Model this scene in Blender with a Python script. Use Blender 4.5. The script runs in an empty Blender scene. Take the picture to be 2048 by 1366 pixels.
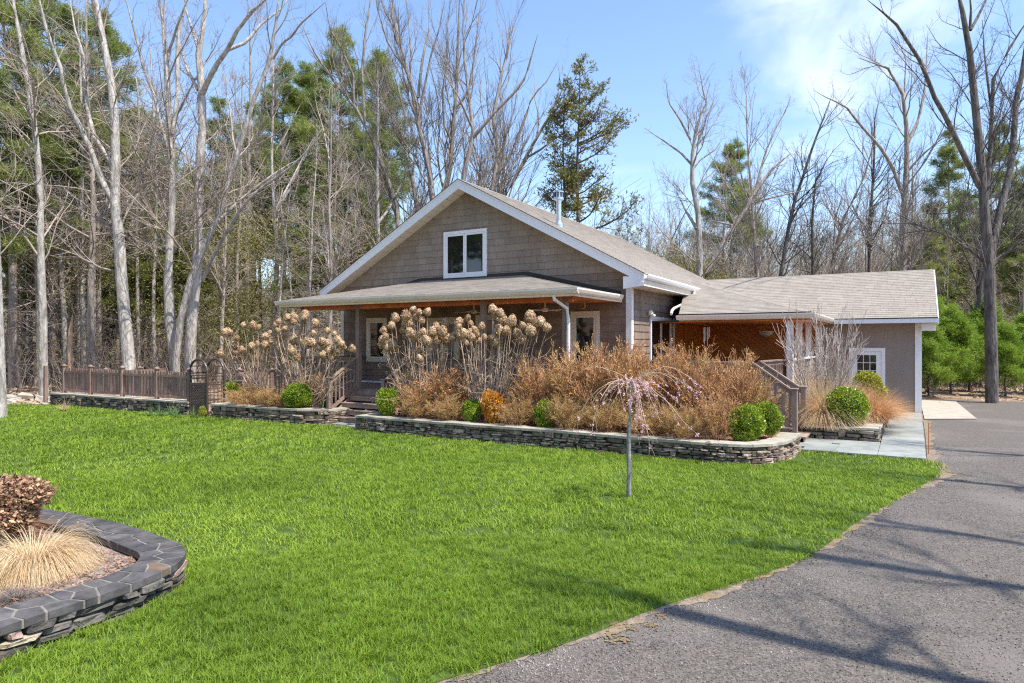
import bpy, math, random
import numpy as np
from mathutils import Vector
random.seed(7)
C = bpy.context.scene.collection
R_ = math.radians

# ------------------------------------------------------------------ camera, world, sun, exposure
YAW = R_(30.55)
CAM_H = 2.2
cd = bpy.data.cameras.new('camera'); cam = bpy.data.objects.new('camera', cd); C.objects.link(cam)
cam.location = (0, 0, CAM_H); cam.rotation_euler = (R_(90), 0, YAW)
cd.sensor_width = 36.0; cd.lens = 1340 / 2048 * 36.0
cd.shift_y = 2 / 2048
cd.clip_start = 0.1; cd.clip_end = 2000
bpy.context.scene.camera = cam

SUN_EL, SUN_AZ = R_(60), R_(-3.5)
sdir = Vector((math.cos(SUN_EL)*math.cos(SUN_AZ), math.cos(SUN_EL)*math.sin(SUN_AZ), math.sin(SUN_EL)))
sl = bpy.data.lights.new('sun', 'SUN'); sun = bpy.data.objects.new('sun', sl); C.objects.link(sun)
sun.rotation_euler = sdir.to_track_quat('Z', 'Y').to_euler(); sun.location = (30, 0, 60)
sl.energy = 4.4; sl.angle = R_(0.5); sl.color = (1.0, 0.94, 0.84)

W = bpy.data.worlds.new('World'); bpy.context.scene.world = W; W.use_nodes = True
nt = W.node_tree; nt.nodes.clear()
def WN(t, **k):
    n = nt.nodes.new(t)
    for a, b in k.items(): setattr(n, a, b)
    return n
wo = WN('ShaderNodeOutputWorld'); wb = WN('ShaderNodeBackground')
sky = WN('ShaderNodeTexSky', sky_type='NISHITA'); sky.sun_disc = False
sky.sun_elevation = SUN_EL; sky.sun_rotation = R_(93.5); sky.air_density = 1.1; sky.dust_density = 0.6; sky.ozone_density = 1.0
tc = WN('ShaderNodeTexCoord')
mp = WN('ShaderNodeMapping'); mp.inputs['Scale'].default_value = (1.0, 1.0, 2.6); mp.inputs['Location'].default_value = (0.35, 0.1, 0.2)
nz = WN('ShaderNodeTexNoise'); nz.inputs['Scale'].default_value = 2.1; nz.inputs['Detail'].default_value = 9; nz.inputs['Roughness'].default_value = 0.55; nz.inputs['Distortion'].default_value = 0.35
# a bank of thin cloud standing above the right of the view, plus faint streaks everywhere
dp = WN('ShaderNodeVectorMath', operation='DOT_PRODUCT')
_t = (1640 - 1024) / 1340; _d = Vector((-math.sin(YAW) + math.cos(YAW)*_t, math.cos(YAW) + math.sin(YAW)*_t, (683-40)/1340)).normalized()
dp.inputs[1].default_value = _d
mr = WN('ShaderNodeMapRange'); mr.inputs['From Min'].default_value = 0.978; mr.inputs['From Max'].default_value = 1.0
mr.inputs['To Min'].default_value = 0.0; mr.inputs['To Max'].default_value = 0.16; mr.interpolation_type = 'SMOOTHSTEP'
ad = WN('ShaderNodeMath', operation='ADD')
cr = WN('ShaderNodeMapRange'); cr.inputs['From Min'].default_value = 0.60; cr.inputs['From Max'].default_value = 0.84; cr.inputs['To Max'].default_value = 0.8; cr.interpolation_type = 'SMOOTHSTEP'
mx = WN('ShaderNodeMix', data_type='RGBA'); mx.inputs['B'].default_value = (5.7, 5.95, 6.3, 1)
gain = WN('ShaderNodeMix', data_type='RGBA', blend_type='MULTIPLY'); gain.inputs['Factor'].default_value = 1; gain.inputs['B'].default_value = (0.98, 1.035, 1.14, 1)
L = nt.links.new
L(tc.outputs['Generated'], mp.inputs['Vector']); L(mp.outputs[0], nz.inputs['Vector'])
L(tc.outputs['Generated'], dp.inputs[0]); L(dp.outputs['Value'], mr.inputs['Value'])
L(nz.outputs['Fac'], ad.inputs[0]); L(mr.outputs[0], ad.inputs[1]); L(ad.outputs[0], cr.inputs['Value'])
L(sky.outputs[0], gain.inputs['A']); L(gain.outputs['Result'], mx.inputs['A']); L(cr.outputs[0], mx.inputs['Factor'])
L(mx.outputs['Result'], wb.inputs['Color']); wb.inputs['Strength'].default_value = 0.15; L(wb.outputs[0], wo.inputs[0])
vs = bpy.context.scene.view_settings
vs.view_transform = 'Standard'; vs.look = 'None'; vs.exposure = 0.78; vs.gamma = 1.0; vs.use_curve_mapping = False
bpy.context.scene.cycles.max_bounces = 7
bpy.context.scene.cycles.filter_width = 1.2
bpy.context.scene.cycles.use_denoising = False
bpy.context.scene.cycles.transparent_max_bounces = 8

# ------------------------------------------------------------------ pixel -> place helpers (photograph 2048 wide, horizon 685)
_s, _c = math.sin(YAW), math.cos(YAW)
def ray(x):
    t = (x - 1024) / 1340.0
    return -_s + _c*t, _c + _s*t
def at(x, y, d):                      # pixel and distance along the view axis
    a, b = ray(x); return Vector((a*d, b*d, CAM_H + (685 - y)/1340.0*d))
def onY(x, y, Y):
    a, b = ray(x); return at(x, y, Y/b)
def onG(x, y, z=0.0): return at(x, y, (CAM_H - z)*1340.0/(y - 685))

# ------------------------------------------------------------------ materials
def mat(name, c1, c2=None, scale=8.0, rough=0.8, bump=0.0, bscale=None, rnd=0.0, c3=None, s3=0.7, transl=0.0, spec=0.3, metal=0.0, stretch=None, isl=False, detail=5, coat=0.0, coord='Object', wpos=False, contrast=(0.35, 0.65)):
    m = bpy.data.materials.new(name); m.use_nodes = True; t = m.node_tree; n = t.nodes; lk = t.links.new
    b = n['Principled BSDF']; out = n['Material Output']
    b.inputs['Roughness'].default_value = rough; b.inputs['Metallic'].default_value = metal
    b.inputs['Specular IOR Level'].default_value = spec
    if coat: b.inputs['Coat Weight'].default_value = coat
    if wpos:
        g = n.new('ShaderNodeNewGeometry'); vec = g.outputs['Position']
    else:
        tcn = n.new('ShaderNodeTexCoord'); vec = tcn.outputs[coord]
    if stretch:
        mpn = n.new('ShaderNodeMapping'); mpn.inputs['Scale'].default_value = stretch; lk(vec, mpn.inputs['Vector']); vec = mpn.outputs[0]
    col = None
    if c2 is None:
        rg = n.new('ShaderNodeRGB'); rg.outputs[0].default_value = (*c1, 1); col = rg.outputs[0]
    else:
        no = n.new('ShaderNodeTexNoise'); no.inputs['Scale'].default_value = scale; no.inputs['Detail'].default_value = detail; no.inputs['Roughness'].default_value = 0.6
        lk(vec, no.inputs['Vector'])
        rp = n.new('ShaderNodeMapRange'); rp.inputs['From Min'].default_value = contrast[0]; rp.inputs['From Max'].default_value = contrast[1]; lk(no.outputs['Fac'], rp.inputs['Value'])
        mi = n.new('ShaderNodeMix'); mi.data_type = 'RGBA'; mi.inputs['A'].default_value = (*c1, 1); mi.inputs['B'].default_value = (*c2, 1); lk(rp.outputs[0], mi.inputs['Factor'])
        col = mi.outputs['Result']
        if c3 is not None:
            n3 = n.new('ShaderNodeTexNoise'); n3.inputs['Scale'].default_value = s3; n3.inputs['Detail'].default_value = 6; lk(vec, n3.inputs['Vector'])
            r3 = n.new('ShaderNodeMapRange'); r3.inputs['From Min'].default_value = 0.5; r3.inputs['From Max'].default_value = 0.7; lk(n3.outputs['Fac'], r3.inputs['Value'])
            m3 = n.new('ShaderNodeMix'); m3.data_type = 'RGBA'; lk(r3.outputs[0], m3.inputs['Factor']); lk(col, m3.inputs['A']); m3.inputs['B'].default_value = (*c3, 1); col = m3.outputs['Result']
    if rnd:
        if isl:
            g2 = n.new('ShaderNodeNewGeometry'); rv = g2.outputs['Random Per Island']
        else:
            oi = n.new('ShaderNodeObjectInfo'); rv = oi.outputs['Random']
        rr = n.new('ShaderNodeMapRange'); rr.inputs['To Min'].default_value = 1 - rnd; rr.inputs['To Max'].default_value = 1 + rnd; lk(rv, rr.inputs['Value'])
        hs = n.new('ShaderNodeHueSaturation'); lk(rr.outputs[0], hs.inputs['Value']); lk(col, hs.inputs['Color'])
        hh = n.new('ShaderNodeMapRange'); hh.inputs['To Min'].default_value = 0.5 + rnd*0.05; hh.inputs['To Max'].default_value = 0.5 - rnd*0.05
        mul = n.new('ShaderNodeMath'); mul.operation = 'FRACT'; m7 = n.new('ShaderNodeMath'); m7.operation = 'MULTIPLY'; m7.inputs[1].default_value = 7.13
        lk(rv, m7.inputs[0]); lk(m7.outputs[0], mul.inputs[0]); lk(mul.outputs[0], hh.inputs['Value']); lk(hh.outputs[0], hs.inputs['Hue'])
        col = hs.outputs['Color']
    lk(col, b.inputs['Base Color'])
    if bump:
        nb = n.new('ShaderNodeTexNoise'); nb.inputs['Scale'].default_value = bscale or scale*3; nb.inputs['Detail'].default_value = 6; lk(vec, nb.inputs['Vector'])
        bn = n.new('ShaderNodeBump'); bn.inputs['Strength'].default_value = 1.0; bn.inputs['Distance'].default_value = bump; lk(nb.outputs['Fac'], bn.inputs['Height']); lk(bn.outputs[0], b.inputs['Normal'])
    if transl:
        tr = n.new('ShaderNodeBsdfTranslucent'); lk(col, tr.inputs['Color'])
        ms = n.new('ShaderNodeMixShader'); ms.inputs[0].default_value = transl; lk(b.outputs[0], ms.inputs[1]); lk(tr.outputs[0], ms.inputs[2]); lk(ms.outputs[0], out.inputs['Surface'])
    return m

M = {}
M['lawn'] = mat('lawn_soil', (0.045, 0.075, 0.012), (0.075, 0.12, 0.02), 5, 0.95, 0.01, 60, wpos=True)
M['blade'] = mat('grass_blade', (0.175, 0.275, 0.02), (0.265, 0.375, 0.042), 0.35, 0.5, rnd=0.30, isl=True, transl=0.35, c3=(0.14, 0.225, 0.02), s3=0.5, wpos=True, spec=0.25)
M['woodfloor'] = mat('leaf_litter_ground', (0.20, 0.13, 0.085), (0.36, 0.26, 0.18), 1.6, 0.95, 0.04, 14, c3=(0.10, 0.07, 0.045), s3=0.5, wpos=True)
M['dryleaf'] = mat('dry_leaf', (0.30, 0.19, 0.11), (0.45, 0.30, 0.2), 3, 0.8, rnd=0.35, isl=True)
M['asphalt'] = mat('worn_asphalt', (0.042, 0.036, 0.031), (0.215, 0.188, 0.162), 55, 0.95, 0.012, 70, c3=(0.185, 0.163, 0.145), s3=0.5, wpos=True, detail=4, contrast=(0.3, 0.7))
M['chip'] = mat('stone_chip', (0.10, 0.088, 0.085), (0.30, 0.265, 0.25), 2, 0.9, rnd=0.5, isl=False, wpos=True)
M['verge'] = mat('bare_edge_soil', (0.15, 0.115, 0.085), (0.30, 0.235, 0.175), 14, 0.95, 0.01, 60, wpos=True, c3=(0.24, 0.17, 0.07), s3=1.5)
M['concrete'] = mat('pale_concrete', (0.33, 0.295, 0.24), (0.42, 0.38, 0.32), 3, 0.9, 0.002, 60, wpos=True)
M['bluestone'] = mat('bluestone', (0.205, 0.22, 0.205), (0.30, 0.315, 0.29), 2.2, 0.75, 0.003, 40, rnd=0.14, wpos=True)
M['stone'] = mat('fieldstone', (0.14, 0.103, 0.078), (0.33, 0.255, 0.195), 6, 0.9, 0.035, 20, rnd=0.5, wpos=True, c3=(0.45, 0.375, 0.30), s3=5)
M['slate'] = mat('slate_stone', (0.07, 0.064, 0.058), (0.16, 0.145, 0.125), 5, 0.75, 0.03, 22, rnd=0.4, wpos=True, c3=(0.22, 0.16, 0.10), s3=2.0)
M['slatecap'] = mat('slate_cap', (0.055, 0.052, 0.054), (0.125, 0.115, 0.112), 6, 0.6, 0.004, 35, rnd=0.22, wpos=True)
M['slatebrown'] = mat('brown_slate_cap', (0.11, 0.07, 0.047), (0.16, 0.115, 0.085), 6, 0.6, 0.004, 35, rnd=0.2, wpos=True)
M['mortar'] = mat('mortar', (0.15, 0.14, 0.125), (0.24, 0.225, 0.20), 10, 0.95, 0.004, 50, wpos=True)
M['core'] = mat('wall_core', (0.03, 0.028, 0.025), (0.06, 0.055, 0.05), 10, 0.95, wpos=True)
M['caprock'] = mat('flagstone_cap', (0.30, 0.27, 0.22), (0.44, 0.40, 0.33), 3, 0.85, 0.006, 30, rnd=0.16, wpos=True)
M['mulch'] = mat('mulch', (0.12, 0.06, 0.035), (0.36, 0.2, 0.115), 9, 0.95, 0.03, 30, wpos=True, detail=10)
M['mulch_grey'] = mat('grey_mulch', (0.12, 0.095, 0.08), (0.36, 0.3, 0.26), 12, 0.95, 0.03, 30, wpos=True, detail=10)
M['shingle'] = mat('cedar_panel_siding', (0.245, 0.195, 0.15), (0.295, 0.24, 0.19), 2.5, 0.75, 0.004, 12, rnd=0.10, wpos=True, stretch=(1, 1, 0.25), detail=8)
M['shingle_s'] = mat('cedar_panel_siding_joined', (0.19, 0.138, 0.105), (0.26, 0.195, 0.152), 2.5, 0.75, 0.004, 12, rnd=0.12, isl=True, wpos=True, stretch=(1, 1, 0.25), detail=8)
M['siding'] = mat('plywood_siding', (0.26, 0.212, 0.178), (0.28, 0.23, 0.194), 3, 0.8, 0.002, 20, wpos=True, stretch=(3, 3, 0.3))
M['white'] = mat('white_vinyl', (0.78, 0.78, 0.78), (0.82, 0.82, 0.82), 2, 0.45, wpos=True, spec=0.4)
M['cream'] = mat('cream_paint', (0.68, 0.63, 0.53), (0.74, 0.69, 0.59), 3, 0.45, wpos=True)
M['gutter'] = mat('aged_white_gutter', (0.70, 0.61, 0.52), (0.80, 0.72, 0.64), 1.2, 0.4, wpos=True, spec=0.4, stretch=(1, 1, 4))
M['soffit'] = mat('cream_soffit', (0.62, 0.56, 0.46), (0.68, 0.62, 0.52), 4, 0.6, wpos=True)
M['asph'] = mat('roof_shingle', (0.28, 0.247, 0.208), (0.325, 0.288, 0.245), 3.0, 0.95, 0.003, 150, rnd=0.07, isl=True, wpos=True, detail=8)
M['under'] = mat('roof_underlay', (0.06, 0.055, 0.05))
M['flash'] = mat('dark_flashing', (0.045, 0.038, 0.035), rough=0.6)
M['deck'] = mat('weathered_deck_wood', (0.26, 0.185, 0.145), (0.36, 0.27, 0.22), 3, 0.75, 0.003, 25, rnd=0.12, wpos=True, stretch=(2, 2, 0.5), detail=8)
M['post'] = mat('grey_stained_post', (0.235, 0.17, 0.135), (0.30, 0.225, 0.185), 3, 0.75, 0.002, 25, wpos=True)
M['fence'] = mat('brown_fence_wood', (0.21, 0.135, 0.11), (0.33, 0.225, 0.185), 4, 0.8, 0.003, 25, rnd=0.15, wpos=True, stretch=(2, 2, 0.5))
M['arbor'] = mat('dark_brown_plastic', (0.045, 0.032, 0.028), (0.07, 0.05, 0.045), 8, 0.45, spec=0.5)
M['lattice'] = mat('brown_lattice', (0.10, 0.066, 0.055), (0.15, 0.10, 0.08), 8, 0.6)
M['pine_wood'] = mat('varnished_pine', (0.55, 0.15, 0.02), (0.72, 0.25, 0.04), 5, 0.38, rnd=0.18, wpos=True, stretch=(1, 1, 1), spec=0.5, c3=(0.26, 0.07, 0.012), s3=1.3)
M['glass'] = mat('dark_window_glass', (0.012, 0.014, 0.014), rough=0.02, spec=0.9)
M['glass_pale'] = mat('door_glass', (0.10, 0.11, 0.11), (0.2, 0.2, 0.2), 2, 0.05, spec=0.8, wpos=True)
M['steel'] = mat('galvanized_steel', (0.55, 0.57, 0.6), (0.7, 0.72, 0.75), 6, 0.28, metal=0.9)
M['black'] = mat('black_metal', (0.02, 0.02, 0.02), rough=0.5)
M['brass'] = mat('brass_lamp', (0.75, 0.5, 0.2), rough=0.35, metal=0.8)
M['bark'] = mat('pale_grey_bark', (0.24, 0.215, 0.19), (0.54, 0.50, 0.455), 7, 0.95, 0.06, 16, rnd=0.14, wpos=True, stretch=(1, 1, 0.25), detail=9)
M['wallpine'] = mat('varnished_wall_pine', (0.46, 0.145, 0.025), (0.62, 0.22, 0.04), 2.5, 0.4, rnd=0.16, wpos=True)
M['barkd'] = mat('dark_bark', (0.05, 0.043, 0.04), (0.17, 0.15, 0.135), 9, 0.95, 0.06, 16, rnd=0.2, wpos=True, stretch=(1, 1, 0.2), detail=9)
M['barkm'] = mat('brown_grey_bark', (0.18, 0.15, 0.125), (0.40, 0.35, 0.305), 8, 0.95, 0.05, 16, rnd=0.2, wpos=True, stretch=(1, 1, 0.2), detail=9)
M['twig'] = mat('twigs', (0.27, 0.215, 0.175), (0.42, 0.355, 0.30), 6, 0.9, rnd=0.2, isl=True)
M['pine'] = mat('pine_needles', (0.19, 0.25, 0.06), (0.33, 0.37, 0.10), 0.5, 0.6, rnd=0.5, isl=True, transl=0.4, wpos=True)
M['pine_young'] = mat('young_pine_needles', (0.20, 0.32, 0.03), (0.34, 0.45, 0.07), 0.9, 0.6, rnd=0.4, isl=True, transl=0.35, wpos=True)
M['hemlock'] = mat('hemlock_needles', (0.18, 0.19, 0.06), (0.31, 0.29, 0.09), 0.6, 0.7, rnd=0.5, isl=True, transl=0.25, wpos=True, c3=(0.15, 0.09, 0.035), s3=0.6)
M['box'] = mat('boxwood_leaves', (0.14, 0.22, 0.012), (0.36, 0.45, 0.04), 9, 0.35, rnd=0.5, isl=True, transl=0.25, wpos=True, spec=0.5)
M['boxy'] = mat('variegated_leaves', (0.28, 0.33, 0.04), (0.5, 0.45, 0.06), 4, 0.45, rnd=0.4, isl=True, transl=0.25, wpos=True)
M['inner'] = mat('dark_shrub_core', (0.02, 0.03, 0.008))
M['orange'] = mat('orange_shrub_leaves', (0.55, 0.22, 0.03), (0.72, 0.38, 0.06), 5, 0.6, rnd=0.35, isl=True, transl=0.3, wpos=True)
M['spirea'] = mat('russet_twigs', (0.36, 0.18, 0.085), (0.64, 0.40, 0.22), 4, 0.8, rnd=0.35, isl=True, wpos=True)
M['spleaf'] = mat('russet_buds', (0.46, 0.19, 0.06), (0.72, 0.44, 0.18), 2.6, 0.8, rnd=0.5, isl=True, transl=0.25, wpos=True, c3=(0.40, 0.34, 0.08), s3=1.0)
M['spyel'] = mat('yellow_green_buds', (0.36, 0.24, 0.07), (0.50, 0.40, 0.11), 2.5, 0.8, rnd=0.4, isl=True, transl=0.25, wpos=True, c3=(0.26, 0.29, 0.055), s3=1.6)
M['hydr'] = mat('dried_hydrangea_flower', (0.40, 0.25, 0.13), (0.74, 0.57, 0.39), 12, 0.85, rnd=0.35, isl=True, transl=0.2, wpos=True, c3=(0.33, 0.19, 0.10), s3=3.5)
M['hstem'] = mat('tan_stems', (0.40, 0.28, 0.19), (0.62, 0.48, 0.36), 8, 0.85, rnd=0.2, isl=True, wpos=True)
M['straw'] = mat('straw_blades', (0.58, 0.42, 0.23), (0.80, 0.64, 0.42), 4, 0.7, rnd=0.28, isl=True, transl=0.3, wpos=True)
M['strawr'] = mat('russet_straw', (0.50, 0.27, 0.12), (0.68, 0.42, 0.22), 4, 0.7, rnd=0.3, isl=True, transl=0.3, wpos=True)
M['pink'] = mat('pink_blossom', (0.75, 0.42, 0.52), (0.85, 0.6, 0.68), 9, 0.7, rnd=0.2, isl=True, transl=0.4)
M['greenleaf'] = mat('daffodil_leaves', (0.14, 0.24, 0.07), (0.24, 0.34, 0.12), 5, 0.5, rnd=0.3, isl=True, transl=0.3, wpos=True)
M['ptrunk'] = mat('grey_sapling_bark', (0.23, 0.22, 0.20), (0.40, 0.38, 0.36), 14, 0.85, 0.006, 30)
M['guard'] = mat('grey_plastic_guard', (0.17, 0.17, 0.165), (0.33, 0.32, 0.30), 14, 0.6)
M['rust'] = mat('orange_marker', (0.5, 0.16, 0.05))

# ------------------------------------------------------------------ mesh helpers
def mesh_from(V, F, m=None, smooth=False, name='mesh'):
    me = bpy.data.meshes.new(name)
    if isinstance(F, np.ndarray):
        V = np.asarray(V, dtype=np.float32); k = F.shape[1]; nf = len(F)
        me.vertices.add(len(V)); me.vertices.foreach_set('co', V.ravel())
        me.loops.add(nf*k); me.loops.foreach_set('vertex_index', F.astype(np.int32).ravel())
        me.polygons.add(nf); me.polygons.foreach_set('loop_start', np.arange(0, nf*k, k, dtype=np.int32))
        try: me.polygons.foreach_set('loop_total', np.full(nf, k, dtype=np.int32))
        except Exception: pass
        me.update(calc_edges=True)
    else:
        me.from_pydata([tuple(v) for v in V], [], F); me.update()
    for mm in (m if isinstance(m, (list, tuple)) else [m] if m else []): me.materials.append(mm)
    if smooth: me.polygons.foreach_set('use_smooth', np.ones(len(me.polygons), dtype=bool))
    return me
def link(name, me, parent=None, loc=None, rot=None, scale=None, kind=None, label=None, cat=None, group=None):
    o = bpy.data.objects.new(name, me); C.objects.link(o)
    if parent is not None: o.parent = parent
    if loc is not None: o.location = loc
    if rot is not None: o.rotation_euler = rot
    if scale is not None: o.scale = scale if hasattr(scale, '__len__') else (scale,)*3
    for k, v in (('kind', kind), ('label', label), ('category', cat), ('group', group)):
        if v: o[k] = v
    return o
def copy_tree(o, parent=None):
    c = o.copy(); C.objects.link(c)
    if parent is not None: c.parent = parent
    for ch in list(o.children): copy_tree(ch, c)
    return c
class MB:
    def __init__(s): s.V = []; s.F = []
    def add(s, V, F):
        n = len(s.V); s.V += [tuple(v) for v in V]; s.F += [tuple(i+n for i in f) for f in F]; return s
    def box(s, x0, x1, y0, y1, z0, z1):
        return s.add([(x0,y0,z0),(x1,y0,z0),(x1,y1,z0),(x0,y1,z0),(x0,y0,z1),(x1,y0,z1),(x1,y1,z1),(x0,y1,z1)],
                     [(0,3,2,1),(4,5,6,7),(0,1,5,4),(1,2,6,5),(2,3,7,6),(3,0,4,7)])
    def prism(s, poly, d):            # poly: list of 3-D points (planar), extruded by vector d
        n = len(poly); d = Vector(d)
        V = [Vector(p) for p in poly] + [Vector(p)+d for p in poly]
        nrm = sum(((V[i]-V[0]).cross(V[i+1]-V[0]) for i in range(1, n-1)), Vector())
        F = [tuple(range(n))[::-1], tuple(range(n, 2*n))] + [(i, (i+1)%n, n+(i+1)%n, n+i) for i in range(n)]
        if nrm.dot(d) < 0: F = [f[::-1] for f in F]
        return s.add(V, F)
    def bar(s, p, q, w, h, up=(0,0,1)):   # rectangular bar from p to q, width w (sideways), height h (along up)
        p, q = Vector(p), Vector(q); t = (q-p).normalized(); u = Vector(up); sd = t.cross(u).normalized(); u = sd.cross(t).normalized()
        poly = [p + sd*a*w/2 + u*b*h/2 for a, b in ((-1,-1),(1,-1),(1,1),(-1,1))]
        return s.prism(poly, q-p)
    def tube(s, pts, r, n=8, cap=True):
        pts = [Vector(p) for p in pts]; k = len(pts); r = r if hasattr(r, '__len__') else [r]*k
        V = []; F = []
        for i, p in enumerate(pts):
            t = (pts[min(i+1, k-1)] - pts[max(i-1, 0)]).normalized()
            a = Vector((0, 0, 1)) if abs(t.z) < 0.9 else Vector((1, 0, 0)); x = t.cross(a).normalized(); y = t.cross(x)
            for j in range(n):
                an = 2*math.pi*j/n; V.append(p + (x*math.cos(an) + y*math.sin(an))*r[i])
        for i in range(k-1):
            for j in range(n): F.append((i*n+j, i*n+(j+1)%n, (i+1)*n+(j+1)%n, (i+1)*n+j))
        if cap: F += [tuple(range(n))[::-1], tuple(range((k-1)*n, k*n))]
        return s.add(V, F)
    def obj(s, name, m, parent=None, smooth=False, **k): return link(name, mesh_from(s.V, s.F, m, smooth, name), parent, **k)
def chamfer(sx, sy, sz, c, jit=0.0, rg=random):
    """box of full sizes with cut edges, 24 corners; jit moves them"""
    V = []; idx = {}
    for a in (-1, 1):
        for b in (-1, 1):
            for d in (-1, 1):
                for ax in range(3):
                    v = [a*(sx/2-c), b*(sy/2-c), d*(sz/2-c)]; v[ax] += (a, b, d)[ax]*c
                    idx[(a, b, d, ax)] = len(V); V.append([v[0], v[1], v[2]])
    if jit:
        J = {}
        for (a, b, d, ax), i in idx.items():
            j = J.setdefault((a, b, d), [rg.uniform(-jit, jit) for _ in range(3)])
            for q in range(3): V[i][q] += j[q]*(1, 1, 1)[q] + rg.uniform(-jit, jit)*0.35
    F = []
    g = lambda a, b, d, ax: idx[(a, b, d, ax)]
    F += [(g(1,-1,-1,0), g(1,1,-1,0), g(1,1,1,0), g(1,-1,1,0)), (g(-1,-1,-1,0), g(-1,-1,1,0), g(-1,1,1,0), g(-1,1,-1,0)),
          (g(-1,1,-1,1), g(-1,1,1,1), g(1,1,1,1), g(1,1,-1,1)), (g(-1,-1,-1,1), g(1,-1,-1,1), g(1,-1,1,1), g(-1,-1,1,1)),
          (g(-1,-1,1,2), g(1,-1,1,2), g(1,1,1,2), g(-1,1,1,2)), (g(-1,-1,-1,2), g(-1,1,-1,2), g(1,1,-1,2), g(1,-1,-1,2))]
    def quad(q):
        P = [Vector(V[i]) for i in q]; c_ = sum(P, Vector())/4
        n_ = (P[1]-P[0]).cross(P[2]-P[0]); F.append(tuple(q) if n_.dot(c_) > 0 else tuple(q[::-1]))
    for a in (-1, 1):
        for b in (-1, 1):
            quad([g(a,b,-1,0), g(a,b,1,0), g(a,b,1,1), g(a,b,-1,1)])
            quad([g(a,-1,b,0), g(a,1,b,0), g(a,1,b,2), g(a,-1,b,2)])
            quad([g(-1,a,b,1), g(1,a,b,1), g(1,a,b,2), g(-1,a,b,2)])
            for d in (-1, 1):
                t = [g(a,b,d,0), g(a,b,d,1), g(a,b,d,2)]; P = [Vector(V[i]) for i in t]
                n_ = (P[1]-P[0]).cross(P[2]-P[0]); F.append(tuple(t) if n_.dot(sum(P, Vector())) > 0 else tuple(t[::-1]))
    return V, F
def clip(poly, cl):
    """convex clip of 2-D poly by convex counter-clockwise polygon cl"""
    out = list(poly)
    for i in range(len(cl)):
        ax, ay = cl[i]; bx, by = cl[(i+1) % len(cl)]; inp = out; out = []
        if not inp: return []
        f = lambda p: (bx-ax)*(p[1]-ay) - (by-ay)*(p[0]-ax)
        for j in range(len(inp)):
            p, q = inp[j-1], inp[j]; fp, fq = f(p), f(q)
            if (fp >= 0) != (fq >= 0):
                t = fp/(fp-fq); out.append((p[0]+t*(q[0]-p[0]), p[1]+t*(q[1]-p[1])))
            if fq >= 0: out.append(q)
    return out
def parea(p): return 0.5*abs(sum(p[i-1][0]*p[i][1]-p[i][0]*p[i-1][1] for i in range(len(p))))
def inpoly(X, Y, poly):
    ins = np.zeros(len(X), dtype=bool); n = len(poly)
    for i in range(n):
        x0, y0 = poly[i]; x1, y1 = poly[(i+1) % n]
        if y0 == y1: continue
        c_ = ((y0 > Y) != (y1 > Y)) & (X < (x1-x0)*(Y-y0)/(y1-y0)+x0); ins ^= c_
    return ins
def gn_scatter(name, CV, CF, pts, rot, scl, m, kind='stuff', **k):
    """one object: its own mesh holds the source tuft and the loose points the tuft stands on"""
    n0 = len(CV); V = np.vstack([np.asarray(CV, dtype=np.float32), pts.astype(np.float32)])
    me = mesh_from(V, np.asarray(CF, dtype=np.int32), m, name=name)
    a = me.attributes.new('src', 'FLOAT', 'POINT'); s_ = np.zeros(len(V), dtype=np.float32); s_[:n0] = 1; a.data.foreach_set('value', s_)
    a = me.attributes.new('rot', 'FLOAT_VECTOR', 'POINT'); r_ = np.zeros((len(V), 3), dtype=np.float32); r_[n0:] = rot; a.data.foreach_set('vector', r_.ravel())
    a = me.attributes.new('scl', 'FLOAT_VECTOR', 'POINT'); r_ = np.ones((len(V), 3), dtype=np.float32); r_[n0:] = scl; a.data.foreach_set('vector', r_.ravel())
    o = link(name, me, kind=kind, **k)
    g = bpy.data.node_groups.new(name+'_nodes', 'GeometryNodeTree')
    g.interface.new_socket('Geometry', in_out='INPUT', socket_type='NodeSocketGeometry'); g.interface.new_socket('Geometry', in_out='OUTPUT', socket_type='NodeSocketGeometry')
    N = g.nodes.new; K = g.links.new
    gi, go = N('NodeGroupInput'), N('NodeGroupOutput')
    na = N('GeometryNodeInputNamedAttribute'); na.data_type = 'FLOAT'; na.inputs[0].default_value = 'src'
    nr = N('GeometryNodeInputNamedAttribute'); nr.data_type = 'FLOAT_VECTOR'; nr.inputs[0].default_value = 'rot'
    ns = N('GeometryNodeInputNamedAttribute'); ns.data_type = 'FLOAT_VECTOR'; ns.inputs[0].default_value = 'scl'
    cp = N('FunctionNodeCompare'); cp.data_type = 'FLOAT'; cp.operation = 'GREATER_THAN'; cp.inputs[1].default_value = 0.5
    sp = N('GeometryNodeSeparateGeometry'); sp.domain = 'POINT'
    mpn = N('GeometryNodeMeshToPoints'); io = N('GeometryNodeInstanceOnPoints')
    er = N('FunctionNodeEulerToRotation')
    K(na.outputs[0], cp.inputs[0]); K(gi.outputs[0], sp.inputs[0]); K(cp.outputs[0], sp.inputs[1])
    K(sp.outputs[1], mpn.inputs[0]); K(mpn.outputs[0], io.inputs['Points']); K(sp.outputs[0], io.inputs['Instance'])
    K(nr.outputs[0], er.inputs[0]); K(er.outputs[0], io.inputs['Rotation']); K(ns.outputs[0], io.inputs['Scale'])
    K(io.outputs[0], go.inputs[0])
    md = o.modifiers.new('scatter', 'NODES'); md.node_group = g
    return o
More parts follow.
